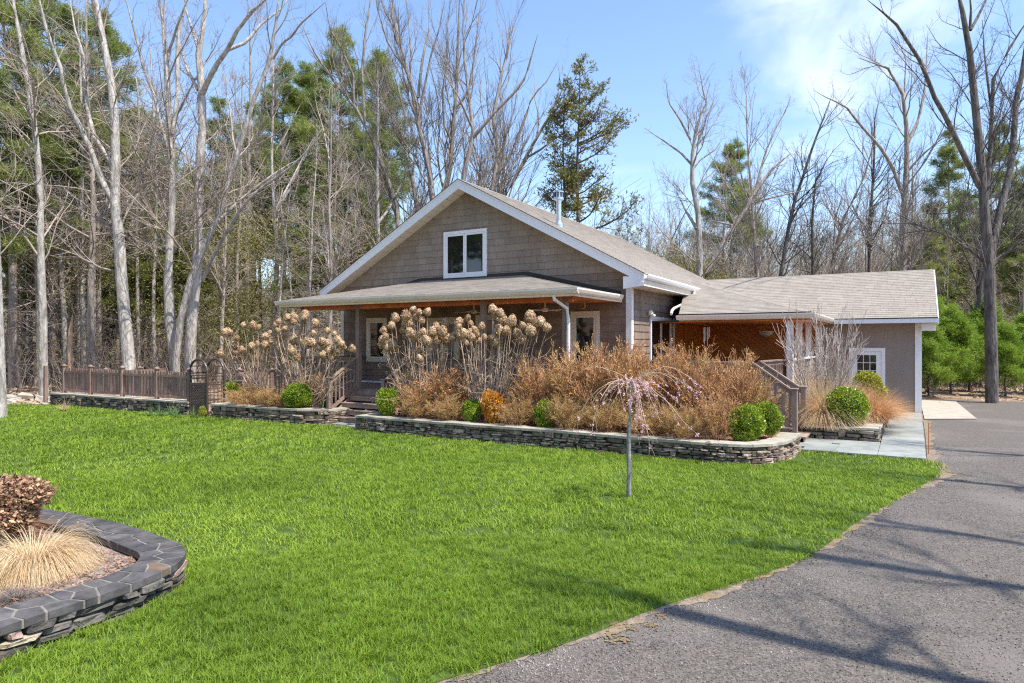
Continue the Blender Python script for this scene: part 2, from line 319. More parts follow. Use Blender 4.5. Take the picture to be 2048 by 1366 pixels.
# ------------------------------------------------------------------ ground
rg = np.random.default_rng(11)
def flat(name, poly, z, m, kind='structure', **k):
    return link(name, mesh_from([(x, y, z) for x, y in poly], [tuple(range(len(poly)))], m, name=name), kind=kind, **k)
GS = 240; xs = np.linspace(-300, 300, 101); ys = np.linspace(-120, 330, 76)
gx, gy = np.meshgrid(xs, ys); dd = np.sqrt(gx**2 + gy**2)
hz_ = np.clip((dd-62)/95, 0, 1); hz_ = hz_*hz_*(3-2*hz_)*(15 + 4*np.sin(gx*0.021+1) + 3*np.sin(gy*0.03))
inner = dd < 60
gz = np.where(inner, 0, hz_) - 0.02
GV = np.stack([gx.ravel(), gy.ravel(), gz.ravel()], 1); nx_, ny_ = len(xs), len(ys)
ii = (np.arange(ny_-1)[:, None]*nx_ + np.arange(nx_-1)[None]).ravel()
link('ground', mesh_from(GV, np.stack([ii, ii+1, ii+1+nx_, ii+nx_], 1), M['woodfloor'], True, name='ground'), kind='structure')

DRV = [(-2.63, 3.48), (-2.12, 4.5), (-1.82, 5.32), (-1.36, 6.33), (-0.87, 7.54), (-0.52, 9.28), (-0.05, 11.17), (0.32, 12.63), (0.50, 13.7)]
def cat(pts, k=6):
    P = [Vector((*p, 0)) for p in pts]; P = [P[0]*2-P[1]] + P + [P[-1]*2-P[-2]]; out = []
    for i in range(1, len(P)-2):
        for j in range(k):
            t = j/k; a, b, c, d = P[i-1:i+3]
            v = 0.5*((2*b) + (c-a)*t + (2*a-5*b+4*c-d)*t*t + (3*b-a-3*c+d)*t**3); out.append((v.x, v.y))
    out.append((P[-2].x, P[-2].y)); return out
EDGE = cat(DRV, 8)
EDGE = [(-4.6, -1.5), (-3.3, 2.0)] + EDGE
lawn_poly = EDGE + [(0.45, 14.3), (0.3, 14.62), (-1.86, 14.6), (-1.86, 13.7), (-1.98, 12.95), (-2.25, 12.55), (-2.7, 12.42), (-11.94, 12.47), (-11.94, 12.65), (-13.3, 12.85), (-14.24, 12.6), (-17.66, 12.42), (-18.55, 12.34), (-26.0, 12.12), (-27.2, 11.3), (-34, 10.2), (-34, -4), (-4.6, -4)]
flat('lawn', lawn_poly, 0.0, M['lawn'])
drive_poly = [(x, y) for x, y in EDGE] + [(0.45, 14.3), (0.34, 14.7), (0.40, 22.5), (1.2, 30.5), (4.5, 31.5), (9, 30), (12, 20), (11, 0), (8, -8), (-4, -8)]
flat('driveway', drive_poly, -0.008, M['asphalt'])
flat('concrete_apron', [(0.42, 22.55), (1.72, 23.36), (1.55, 29.9), (0.42, 30.0)], 0.012, M['concrete'])
# bare sandy edge between grass and drive, with an uneven outline
vl, vr = [], []
E2 = EDGE[1:] + [(0.47, 14.2), (0.40, 14.9), (0.42, 16.5), (0.45, 19.0), (0.46, 22.3)]
pp = []
for i in range(len(E2)-1):
    a, b = Vector((*E2[i], 0)), Vector((*E2[i+1], 0)); n_ = max(1, int((b-a).length/0.06))
    for j in range(n_): pp.append(a.lerp(b, j/n_))
pp.append(Vector((*E2[-1], 0)))
for i, p in enumerate(pp):
    t = (pp[min(i+3, len(pp)-1)] - pp[max(i-3, 0)]).normalized(); nrm = Vector((t.y, -t.x, 0))
    w = 0.045 + 0.04*math.sin(i*0.13) + 0.03*math.sin(i*0.41+1) + random.uniform(-0.02, 0.06)
    if p.y > 12 and p.y < 15.5: w += 0.14*math.exp(-((p.y-13.6)/0.9)**2)
    vl.append(p - nrm*0.08); vr.append(p + nrm*w)
vb = MB(); n_ = len(pp)
vb.V = [(p.x, p.y, -0.003) for p in vl] + [(p.x, p.y, -0.003) for p in vr]; vb.F = [(i, i+1, n_+i+1, n_+i) for i in range(n_-1)]
vb.obj('soil_strip', M['verge'], kind='structure')
# little moss/sand patches on the drive
mo = MB()
for (px, py, r) in ((1232, 1277, 0.10), (1262, 1256, 0.06), (1300, 1250, 0.06), (1320, 1232, 0.05), (1225, 1247, 0.05), (1905, 945, 0.12), (1925, 960, 0.1)):
    c_ = onG(px, py)
    for q in range(70):
        x, y, s0, k = c_.x+random.gauss(0, r*0.6), c_.y+random.gauss(0, r*0.5), random.uniform(0.04, 0.16)*r, 7
        mo.add([(x+math.cos(a)*s0*random.uniform(0.7, 1.3), y+math.sin(a)*s0*random.uniform(0.7, 1.3), 0.001+q*0.00006) for a in [2*math.pi*i/k for i in range(k)]], [tuple(range(k))])
mo.obj('moss_patches', mat('ochre_moss', (0.17, 0.125, 0.065), (0.25, 0.18, 0.09), 20, 0.95, 0.004, 80, wpos=True), kind='stuff', label='ochre moss and sand patches on the edge of the drive')

# ------------------------------------------------------------------ grass
def tuft(nb, spread, hgt, wid, segs=2, lean=0.5, seed=1):
    r = np.random.default_rng(seed); V = []; F = []
    for i in range(nb):
        a = r.uniform(0, 6.283); rr = spread*math.sqrt(r.uniform()); x, y = rr*math.cos(a), rr*math.sin(a)
        h = hgt*r.uniform(0.55, 1.15); ln = lean*r.uniform(0.1, 1.0)*h; la = r.uniform(0, 6.283); dx, dy = math.cos(la)*ln, math.sin(la)*ln
        wa = la + 1.57 + r.uniform(-0.5, 0.5); wx, wy = math.cos(wa)*wid/2, math.sin(wa)*wid/2
        for s in range(segs+1):
            t = s/segs; w = 1 - t**1.6*0.9; px, py, pz = x+dx*t**1.8, y+dy*t**1.8, h*t*(1-0.25*t*lean)
            V += [(px-wx*w, py-wy*w, pz), (px+wx*w, py+wy*w, pz)]
        b = len(V) - 2*(segs+1)
        for s in range(segs): F.append((b+2*s, b+2*s+1, b+2*s+3, b+2*s+2))
    return V, F
def lawn_band(name, d0, d1, dens, tf, smin, smax, lab):
    # random points seen from near the camera, between two distances
    amax = 0.95; N = int(dens*(d1*d1-d0*d0)*amax)
    r = np.sqrt(rg.uniform(d0*d0, d1*d1, N)); th = rg.uniform(-amax, amax, N)
    X = -np.sin(YAW+th)*r; Y = np.cos(YAW+th)*r
    k = inpoly(X, Y, lawn_poly) & ~((X < -5.35) & (Y < 4.1) & inpoly(X, Y, PL_outer)); X, Y = X[k], Y[k]
    n_ = 0.5+0.25*np.sin(X*1.7+Y*0.9)+0.25*np.sin(X*0.6-Y*1.3+2)
    S = rg.uniform(smin, smax, len(X)); Z = S*rg.uniform(0.8, 1.15, len(X))*(0.85+0.3*n_)
    P = np.stack([X, Y, np.full(len(X), -0.004)], 1)
    Rt = np.stack([rg.normal(0, 0.12, len(X)), rg.normal(0, 0.12, len(X)), rg.uniform(0, 6.283, len(X))], 1)
    gn_scatter(name, tf[0], tf[1], P, Rt, np.stack([S, S, Z], 1), M['blade'], label=lab)
PL = cat([(-5.15, 0.6), (-5.36, 2.2), (-5.37, 2.8), (-5.44, 3.27), (-5.62, 3.66), (-5.98, 3.92), (-6.5, 4.0), (-7.3, 4.06), (-8.6, 3.98), (-10.5, 3.7)], 6)
PL_outer = PL + [(-12, 3.4), (-12, 0), (-5.2, -0.5)]
lawn_band('grass', 3.2, 7.5, 300, tuft(32, 0.065, 0.072, 0.0045, 3, 1.3, 1), 0.75, 1.3, 'short bright green lawn grass nearest the drive and planter')
lawn_band('grass', 7.5, 13.5, 130, tuft(24, 0.09, 0.070, 0.0085, 2, 1.2, 2), 0.8, 1.3, 'bright green lawn grass around the small weeping tree')
lawn_band('grass', 13.5, 30, 48, tuft(24, 0.14, 0.070, 0.013, 2, 1.1, 3), 0.8, 1.3, 'bright green lawn grass far off along the walls')
# loose stone chips on the drive
cV, cF = chamfer(1, 1, 0.6, 0.22, 0.12, random.Random(3))
cT = [(f[0], f[i], f[i+1]) for f in cF for i in range(1, len(f)-1)]
N = 130000; r = 3.5 + 14*rg.uniform(0, 1, N)**1.3; th = rg.uniform(-0.75, 0.2, N)
X = -math.sin(YAW)*np.cos(th)*r*0 + -np.sin(YAW+th)*r; Y = np.cos(YAW+th)*r
k = inpoly(X, Y, drive_poly) & ~inpoly(X, Y, lawn_poly)
ex = np.interp(Y, [p[1] for p in EDGE[2:]], [p[0] for p in EDGE[2:]])
k &= rg.uniform(0, 1, N) < np.clip(1.1 - (X-ex)/1.0, 0.3, 1); X, Y = X[k], Y[k]
S = rg.uniform(0.004, 0.011, len(X))*rg.uniform(0.7, 1.6, len(X))
gn_scatter('gravel', cV, cT, np.stack([X, Y, np.full(len(X), -0.006)], 1), rg.uniform(0, 6.28, (len(X), 3)), np.stack([S, S, S], 1), M['chip'], label='loose grey stone chips scattered over the drive')
# fallen leaves on the woodland floor beyond the fence and at the drive's far side
lV = [(-0.5, -0.3, 0), (0.1, -0.42, 0.1), (0.55, 0, 0.22), (0.1, 0.4, 0.12), (-0.5, 0.3, 0.05)]; lF = [(0, 1, 2), (0, 2, 3), (0, 3, 4)]
N = 26000; X = rg.uniform(-60, 14, N); Y = rg.uniform(10, 60, N); k = ~inpoly(X, Y, lawn_poly) & ~inpoly(X, Y, drive_poly) & ~((X > -18) & (X < 1) & (Y < 31)); X, Y = X[k], Y[k]
S = rg.uniform(0.07, 0.17, len(X))
gn_scatter('fallen_leaves', lV, lF, np.stack([X, Y, np.full(len(X), 0.01)], 1), np.stack([rg.normal(0, 0.5, len(X)), rg.normal(0, 0.5, len(X)), rg.uniform(0, 6.28, len(X))], 1), np.stack([S]*3, 1), M['dryleaf'], label='dry brown fallen leaves over the woodland floor')

# ------------------------------------------------------------------ stone walls: every stone a part
rocks = []
for i in range(14):
    rr = random.Random(100+i); V, F = chamfer(1, 1, 1, rr.uniform(0.08, 0.17), 0.07, rr); rocks.append((V, F))
rock_meshes = {}
def rockm(i, m):
    k = (i, m.name)
    if k not in rock_meshes: rock_meshes[k] = mesh_from(rocks[i][0], rocks[i][1], m, name='stone')
    return rock_meshes[k]
class Path:
    def __init__(s, pts):
        s.p = [Vector((*q, 0)) for q in pts]; s.L = [0]
        for i in range(1, len(s.p)): s.L.append(s.L[-1] + (s.p[i]-s.p[i-1]).length)
        s.len = s.L[-1]
    def at(s, d, off=0, z=0):
        d = min(max(d, 0), s.len-1e-6); i = max(j for j in range(len(s.L)-1) if s.L[j] <= d+1e-9)
        a, b = s.p[i], s.p[i+1]; t = (d-s.L[i])/(s.L[i+1]-s.L[i]); q = a.lerp(b, t)
        def tan(j):
            j = min(max(j, 0), len(s.p)-2); return (s.p[j+1]-s.p[j]).normalized()
        tg = tan(i)
        if t < 0.5 and i > 0 and tan(i-1).dot(tg) > 0.6: tg = (tg*(0.5+t) + tan(i-1)*(0.5-t)).normalized()
        elif t >= 0.5 and i < len(s.p)-2 and tan(i+1).dot(tg) > 0.6: tg = (tg*(1.5-t) + tan(i+1)*(t-0.5)).normalized()
        n_ = Vector((-tg.y, tg.x, 0))      # inward (left of walking direction)
        return q + n_*off + Vector((0, 0, z)), tg
def breaks(path, lo, hi, rr, hard):
    out = [0.0]
    while out[-1] < path.len - 1e-6:
        nx = out[-1] + rr.uniform(lo, hi)
        for h in hard:
            if out[-1] < h - 1e-6 < nx or abs(nx-h) < lo*0.6 and nx > out[-1]: 
                if h > out[-1]+1e-6: nx = h
        if path.len - nx < lo*0.6: nx = path.len
        out.append(nx)
    return out
def stone_wall(label, pts, H, ch, lr, ms, cap, capw=0.42, seed=1, mcap=None, group=None, loc=None, maxs=300, depth=0.2, capt=0.05):
    rr = random.Random(seed); P = Path(pts)
    hard = [P.L[i] for i in range(1, len(P.p)-1) if (P.p[i]-P.p[i-1]).normalized().dot((P.p[i+1]-P.p[i]).normalized()) < 0.9]
    core = MB(); st = [i*P.len/60 for i in range(61)]; st = sorted(set(st + hard))
    rows = [[P.at(s_, o)[0] for s_ in st] for o in (0.06, capw-0.03)]
    n_ = len(st)
    V = [(*q.xy, -0.02) for q in rows[0]] + [(*q.xy, -0.02) for q in rows[1]] + [(*q.xy, H-capt) for q in rows[0]] + [(*q.xy, H-capt) for q in rows[1]]
    F = []
    for i in range(n_-1): F += [(i, i+1, 2*n_+i+1, 2*n_+i), (2*n_+i, 2*n_+i+1, 3*n_+i+1, 3*n_+i), (n_+i+1, n_+i, 3*n_+i, 3*n_+i+1)]
    F += [(0, 2*n_, 3*n_, n_), (n_-1, 2*n_-1, 4*n_-1, 3*n_-1)]
    root = core.add(V, F).obj('stone_wall', M['core'], label=label, cat='stone wall', group=group)
    z = -0.03; tall = []; cnt = 0; extra = MB()
    levels = []
    while z < H-capt-0.02:
        h = ch*rr.uniform(0.75, 1.3)
        if z + h > H-capt-0.035: h = H-capt-z-0.002
        levels.append((z, h)); z += h
    for li, (z, h) in enumerate(levels):
        br = breaks(P, lr[0], lr[1], rr, hard); nt_ = []
        for i in range(len(br)-1):
            a, b = br[i], br[i+1]; mid = (a+b)/2
            if any(u < mid < v for u, v in tall): continue
            hh = h
            if li < len(levels)-1 and rr.random() < 0.16: hh = h + levels[li+1][1]; nt_.append((a, b))
            q, tg = P.at(mid, depth/2 - rr.uniform(-0.022, 0.022), z+hh/2)
            ln = (b-a) - rr.uniform(0.004, 0.016); an = math.atan2(tg.y, tg.x)
            mi = rr.randrange(len(rocks)); m_ = ms[rr.randrange(len(ms))]
            sc = (ln, depth, hh-rr.uniform(0.003, 0.012))
            if cnt < maxs: link('stone', rockm(mi, m_), root, loc=q, rot=(rr.uniform(-.05, .05), rr.uniform(-.04, .04), an), scale=sc)
            else:
                c_, s_ = math.cos(an), math.sin(an)
                extra.add([(q.x + c_*v[0]*sc[0]-s_*v[1]*sc[1], q.y + s_*v[0]*sc[0]+c_*v[1]*sc[1], q.z+v[2]*sc[2]) for v in rocks[mi][0]], rocks[mi][1])
            cnt += 1
        tall = nt_
    if extra.V: extra.obj('small_stones', ms[0], root, kind='stuff')
    # caps
    if cap == 'flag':
        br = breaks(P, 0.35, 0.85, rr, hard)
        sk = [0] + [rr.uniform(-0.03, 0.03) for _ in br[1:-1]] + [0]
        for i in range(len(br)-1):
            a, b = br[i]+0.004, br[i+1]-0.004; k = max(1, int((b-a)/0.15)); oo = rr.uniform(-0.03, -0.005); iw = capw + rr.uniform(-0.05, 0.04); dz = rr.uniform(-0.004, 0.006)
            out_ = [P.at(a+(b-a)*j/k + (0 if 0 < j < k else (sk[i] if j == 0 else sk[i+1])), oo+rr.uniform(-0.006, 0.006))[0] for j in range(k+1)]
            in_ = [P.at(a+(b-a)*j/k - (0 if 0 < j < k else (sk[i] if j == 0 else sk[i+1])), iw+rr.uniform(-0.02, 0.02))[0] for j in range(k+1)][::-1]
            c0 = sum(out_+in_, Vector())/len(out_+in_); poly = [(p.x-c0.x, p.y-c0.y, -capt/2) for p in out_+in_]
            m2 = MB().prism(poly, (0, 0, capt)); m2.obj('cap_stone', (mcap or [M['caprock']])[0], root, loc=(c0.x, c0.y, H-capt/2+dz))
    else:
        # crazy paving in mortar: irregular cells grown from scattered seeds
        mb = MB(); st = [i*P.len/90 for i in range(91)]
        A = [P.at(s_, -0.004)[0] for s_ in st]; B = [P.at(s_, capw)[0] for s_ in st]
        V = [(*q.xy, H-capt-0.01) for q in A] + [(*q.xy, H-capt-0.01) for q in B] + [(*q.xy, H-0.004) for q in A] + [(*q.xy, H-0.004) for q in B]; n_ = len(st); F = []
        for i in range(n_-1): F += [(i, i+1, 2*n_+i+1, 2*n_+i), (2*n_+i, 2*n_+i+1, 3*n_+i+1, 3*n_+i), (n_+i+1, n_+i, 3*n_+i, 3*n_+i+1)]
        mb.add(V, F).obj('mortar_bed', M['mortar'], root)
        seeds = []; s_ = 0.0
        while s_ < P.len + 0.2:
            for o_ in (0.27, 0.76):
                if rr.random() < 0.93: seeds.append((s_ + rr.uniform(-0.085, 0.085), capw*(o_ + rr.uniform(-0.17, 0.17))))
            s_ += rr.uniform(0.15, 0.30)
        for i, (sx, sy) in enumerate(seeds):
            q = [(max(sx-0.4, 0), -0.012), (min(sx+0.4, P.len), -0.012), (min(sx+0.4, P.len), capw+0.004), (max(sx-0.4, 0), capw+0.004)]
            for j, (tx, ty) in enumerate(seeds):
                if j == i or abs(tx-sx) > 0.8 or not q: continue
                dx, dy = sx-tx, sy-ty; l_ = math.hypot(dx, dy)
                if l_ < 1e-4: continue
                dx, dy = dx/l_, dy/l_; mx_, my_ = (sx+tx)/2 + dx*0.011, (sy+ty)/2 + dy*0.011
                o2 = []
                for k in range(len(q)):
                    p0, p1 = q[k-1], q[k]; f0 = (p0[0]-mx_)*dx+(p0[1]-my_)*dy; f1 = (p1[0]-mx_)*dx+(p1[1]-my_)*dy
                    if (f0 >= 0) != (f1 >= 0): t = f0/(f0-f1); o2.append((p0[0]+t*(p1[0]-p0[0]), p0[1]+t*(p1[1]-p0[1])))
                    if f1 >= 0: o2.append(p1)
                q = o2
            if len(q) < 3 or parea(q) < 0.002: continue
            P1 = []
            for k in range(len(q)):
                a, b = q[k], q[(k+1) % len(q)]; m_ = max(1, int(math.hypot(b[0]-a[0], b[1]-a[1])/0.06))
                for u in range(m_):
                    t = u/m_; P1.append(P.at(a[0]+(b[0]-a[0])*t + rr.uniform(-.003, .003), a[1]+(b[1]-a[1])*t + rr.uniform(-.003, .003))[0])
            c0 = sum(P1, Vector())/len(P1); poly = [(p.x-c0.x, p.y-c0.y, -capt/2) for p in P1]
            MB().prism(poly, (0, 0, capt)).obj('cap_stone', rr.choice(mcap), root, loc=(c0.x, c0.y, H-capt/2+rr.uniform(-0.002, 0.003)))
    return root
stone_wall('low curved slate planter wall with grouted cap beside the drive lawn', PL, 0.25, 0.045, (0.10, 0.34), [M['slate'], M['slate'], M['stone']], 'crazy', 0.36, 5, [M['slatecap']]*9 + [M['slatebrown']], capt=0.055, depth=0.22)
stone_wall('long dry-stone planter wall curving around to the side steps', [(-11.94, 13.15), (-11.94, 12.47), (-8.98, 12.43), (-6.5, 12.45), (-3.3, 12.36), (-2.75, 12.4), (-2.4, 12.52), (-2.12, 12.8), (-1.95, 13.2), (-1.87, 13.8), (-1.86, 14.6)], 0.37, 0.05, (0.10, 0.36), [M['stone']], 'flag', 0.40, 7)
stone_wall('dry-stone planter wall between the arbor and the front steps', [(-17.62, 13.5), (-17.62, 12.42), (-14.24, 12.58), (-13.38, 13.0), (-13.22, 13.6)], 0.40, 0.06, (0.14, 0.42), [M['stone']], 'flag', 0.40, 9)
stone_wall('low dark stone wall under the picket fence', [(-26.2, 12.1), (-22, 12.2), (-18.5, 12.32)], 0.42, 0.07, (0.16, 0.42), [M['stone'], M['slate']], 'flag', 0.5, 11)
stone_wall('short dark stone planter wall by the bluestone path', [(-2.05, 16.5), (-0.53, 16.52), (-0.47, 20.6), (-1.0, 21.1)], 0.33, 0.07, (0.14, 0.5), [M['slate'], M['stone']], 'flag', 0.36, 13)
# mulch beds
flat('mulch_bed', [(-11.7, 12.75), (-3.1, 12.7), (-2.3, 13.1), (-2.15, 14.8), (-2.4, 15.3), (-3.1, 15.5), (-6.4, 16.0), (-6.4, 14.5), (-11.5, 14.5), (-11.5, 13.1), (-11.7, 13.1)], 0.30, M['mulch'])
flat('mulch_bed', [(-17.4, 12.75), (-14.3, 12.9), (-13.5, 13.3), (-13.45, 14.4), (-17.4, 14.4)], 0.33, M['mulch'])
flat('mulch_bed', [(-2.1, 16.75), (-0.8, 16.8), (-0.75, 20.6), (-1.1, 20.9), (-2.3, 23.9), (-2.3, 16.75)], 0.27, M['mulch'])
flat('mulch_bed', [(-5.5, 0.8), (-5.72, 2.3), (-5.73, 2.8), (-5.8, 3.15), (-5.95, 3.4), (-6.2, 3.6), (-6.6, 3.7), (-8.6, 3.7), (-12, 3.2), (-12, 0.5)], 0.17, M['mulch_grey'])
chip = ([(-0.5, -0.12, 0), (0.5, -0.1, 0.05), (0.5, 0.1, 0.1), (-0.5, 0.12, 0.05)], [(0, 1, 2), (0, 2, 3)])
mp_, ms_ = [], []
for (x0, x1, y0, y1, z, n_, s0) in ((-11.7, -2.3, 12.75, 14.3, 0.31, 9000, 0.05), (-17.4, -13.5, 12.8, 14.3, 0.34, 3500, 0.05), (-2.1, -0.8, 16.8, 20.6, 0.28, 2500, 0.05), (-9.5, -5.75, 1.5, 3.6, 0.18, 9000, 0.035)):
    P_ = np.stack([rg.uniform(x0, x1, n_), rg.uniform(y0, y1, n_), np.full(n_, z)+rg.uniform(-0.01, 0.02, n_)], 1)
    if x0 < -9 and y0 < 2: P_ = P_[inpoly(P_[:, 0], P_[:, 1], [(-5.5, 0.8), (-5.72, 2.3), (-5.73, 2.8), (-5.8, 3.15), (-5.95, 3.4), (-6.2, 3.6), (-6.6, 3.7), (-9, 3.7), (-9.6, 0.8)])]
    mp_.append(P_); ms_.append(rg.uniform(0.6, 1.5, len(P_))*s0)
mp_ = np.vstack(mp_); ms_ = np.concatenate(ms_)
gn_scatter('mulch_chips', chip[0], chip[1], mp_, np.stack([rg.normal(0, 0.35, len(mp_)), rg.normal(0, 0.35, len(mp_)), rg.uniform(0, 6.28, len(mp_))], 1), np.stack([ms_]*3, 1), mat('wood_mulch_chip', (0.16, 0.085, 0.05), (0.42, 0.27, 0.18), 14, 0.9, rnd=0.4, wpos=True), label='shredded bark mulch lying in the planting beds')
# bluestone path
path = flat('path', [(-2.3, 14.66), (0.31, 14.66), (0.38, 24.0), (-0.52, 24.0), (-0.5, 16.55), (-2.3, 16.55)], 0.004, M['mortar'])
def slab(x0, x1, y0, y1, parent, z=0.045, m='bluestone'):
    g_ = 0.006; V, F = chamfer(x1-x0-g_, y1-y0-g_, 0.04, 0.006)
    link('paving_slab', mesh_from(V, F, M[m], name='paving_slab'), parent, loc=((x0+x1)/2, (y0+y1)/2, z-0.02))
yy = [14.65, 15.25, 16.2, 17.3, 18.4, 19.6, 20.9, 22.2, 23.2, 24.0]
for i in range(len(yy)-1): slab(-0.50, 0.30 + 0.008*i, yy[i], yy[i+1], path)
for (a, b, c_, d) in ((-1.84, -1.25, 14.65, 15.1), (-1.25, -0.5, 14.65, 15.25), (-2.0, -1.25, 15.1, 15.75), (-1.25, -0.5, 15.25, 15.9), (-2.0, -1.4, 15.75, 16.48), (-1.4, -0.5, 15.9, 16.5)): slab(a, b, c_, d, path)
pad = flat('path', [(-13.35, 12.85), (-11.97, 12.68), (-11.97, 13.9), (-13.35, 13.9)], 0.003, M['mortar'])
for (a, b, c_, d) in ((-13.25, -12.55, 12.95, 13.8), (-12.55, -11.98, 12.78, 13.8)): slab(a, b, c_, d, pad, 0.04)
st_ = MB().tube([(0.36, 15.6, 0), (0.362, 15.6, 0.62)], 0.009, 6).obj('marker_stake', M['rust'], label='thin orange-brown marker stake beside the bluestone path', cat='stake')
# ------------------------------------------------------------------ the house
HR = Vector((-11.6, 17.0, 0.0))
house = link('house', None, loc=HR, label='single storey house with shingled gable, front porch, side porch and attached garage wing', cat='house')
def HP(name, me_or_mb, m=None, parent=None, **k):
    me = mesh_from(me_or_mb.V, me_or_mb.F, m, k.pop('smooth', False), name) if isinstance(me_or_mb, MB) else me_or_mb
    if parent is None: return link(name, me, house, loc=-HR, **k)
    return link(name, me, parent, **k)
XL, XR, XM, Y0 = -16.87, -6.35, -11.61, 17.0
RS = 0.541; RZ = 7.10
zr = lambda x, o=0.0: RZ - o - RS*abs(x-XM)
YB = 30.0
# main walls (one closed body) and garage wing body
b = MB().prism([(XL, Y0, 0), (XR, Y0, 0), (XR, Y0, zr(XR, .24)), (XM, Y0, zr(XM, .24)), (XL, Y0, zr(XL, .24))], (0, YB-0.4-Y0, 0)); HP('wall', b, M['siding'])
EY0, EYR, EYB, EXR = 24.07, 27.1, 30.1, 0.36
ze = lambda y, o=0.0: 4.70 - o - 0.5*abs(y-EYR)
b = MB().prism([(-6.6, EY0, 0), (-6.6, EYR*2-EY0, 0), (-6.6, EYR*2-EY0, ze(EY0, .2)), (-6.6, EYR, ze(EYR, .2)), (-6.6, EY0, ze(EY0, .2))], (EXR+6.6, 0, 0)); HP('garage_wall', b, M['siding'])

# ---- roofs: slab + a joined layer of asphalt tabs
def roof_face(name, pts, th=0.14, tabs=True, label=None, m=None, seed=3):
    rr = random.Random(seed); P = [Vector(p) for p in pts]
    U = (P[1]-P[0]).normalized(); N = U.cross(P[-1]-P[0]).normalized()
    if N.z < 0: N = -N
    Vv = N.cross(U).normalized()
    if Vv.z < 0: Vv = -Vv
    slab_ = MB().prism([tuple(p - Vector((0, 0, 0.012))) for p in P], (0, 0, -th)); ro = HP(name, slab_, m or M['under'], label=label)
    uv = [((p-P[0]).dot(U), (p-P[0]).dot(Vv)) for p in P]
    A = sum(uv[i-1][0]*uv[i][1]-uv[i][0]*uv[i-1][1] for i in range(len(uv)))
    if A < 0: uv = uv[::-1]
    u0, u1 = min(u for u, v in uv), max(u for u, v in uv); v1 = max(v for u, v in uv)
    out = MB(); v = -0.02; row = 0
    clp = uv
    while v < v1:
        u = u0 - rr.uniform(0, 0.3)
        while u < u1:
            w = rr.choice((0.16, 0.2, 0.3, 0.3, 0.34)); lo = v - rr.choice((0, 0, 0.006))
            q = clip([(u+0.002, max(lo, -0.02) if row else -0.02), (u+w-0.002, max(lo, -0.02) if row else -0.02), (u+w-0.002, v+0.15), (u+0.002, v+0.15)], [(a, b_-0.02 if b_ < 1e-4 else b_) for a, b_ in clp])
            if len(q) >= 3 and parea(q) > 1e-4:
                t0 = rr.uniform(0.007, 0.011); base = len(out.V)
                top = [P[0] + U*a + Vv*b_ + N*(0.003 + (t0)*max(0, 1-(b_-lo)/0.16)) for a, b_ in q]
                bot = [P[0] + U*a + Vv*b_ - N*0.01 for a, b_ in q]; k = len(q)
                out.V += [tuple(p) for p in top+bot]; out.F.append(tuple(range(base, base+k)))
                for i in range(k):
                    j = (i+1) % k
                    if abs(q[i][1]-q[j][1]) < 0.02 and q[i][1] > lo+0.1: continue
                    out.F.append((base+j, base+i, base+k+i, base+k+j))
            u += w
        v += 0.143; row += 1
    if tabs: HP('roof_shingles', out, M['asph'], ro, kind='stuff')
    return ro
OX = 5.78   # half width of the main roof
roof = roof_face('roof', [(XM+OX, 16.53, zr(XM+OX)), (XM+OX, YB+.05, zr(XM+OX)), (XM, YB+.05, RZ), (XM, 16.53, RZ)], label='large tan shingled gable roof slope')
roof_face('roof', [(XM-OX, YB, zr(XM+OX)), (XM-OX, 16.53, zr(XM+OX)), (XM, 16.53, RZ), (XM, YB, RZ)], seed=4, label='far slope of the gable roof')
cap = MB(); y = 16.55
while y < YB: cap.prism([(XM-0.14, y, RZ-0.058), (XM, y, RZ+0.022), (XM+0.14, y, RZ-0.058), (XM, y, RZ-0.01)], (0, 0.142, 0)); y += 0.145
HP('ridge_cap', cap, M['asph'], roof, kind='stuff')
# rake boards, return, rake soffit panels
ra = MB()
for sgn in (1, -1):
    xe = XM + sgn*(OX+0.02)
    ra = MB(); ra.prism([(XM, 16.49, RZ-0.02), (xe, 16.49, zr(xe)-0.02), (xe, 16.49, zr(xe)-0.26), (XM, 16.49, RZ-0.28)], (0, 0.035, 0)); HP('rake_board', ra, M['white'])
    r2 = MB().prism([(XM, 16.475, RZ+0.006), (xe+sgn*.01, 16.475, zr(xe)+0.006), (xe+sgn*.01, 16.475, zr(xe)-0.05), (XM, 16.475, RZ-0.05)], (0, 0.014, 0)); HP('rake_trim', r2, M['white'])
    r3 = MB().prism([(XM, 16.46, RZ+0.022), (xe+sgn*.01, 16.46, zr(xe)+0.022), (xe+sgn*.01, 16.46, zr(xe)+0.008), (XM, 16.46, RZ+0.008)], (0, 0.07, 0)); HP('drip_edge', r3, M['flash'])
    n_ = 22
    for i in range(n_):
        a = XM + sgn*(OX*(i/n_)); c_ = XM + sgn*(OX*((i+1)/n_)-0.016); lo = 0.235
        HP('soffit_panel', MB().prism([(a, 16.53, zr(a, lo)), (c_, 16.53, zr(c_, lo)), (c_, 16.53, zr(c_, lo)-0.012), (a, 16.53, zr(a, lo)-0.012)], (0, 0.47, 0)), M['soffit'])
rt = MB().prism([(XM+OX+0.02, 16.478, zr(XM+OX)-0.23), (XM+OX+0.02, 16.478, 3.66), (XR-0.02, 16.478, 3.60), (XR-0.02, 16.478, 3.92), (XR+0.2, 16.478, zr(XR+0.2)-0.24)], (0, 0.05, 0)); HP('eave_return', rt, M['white'])
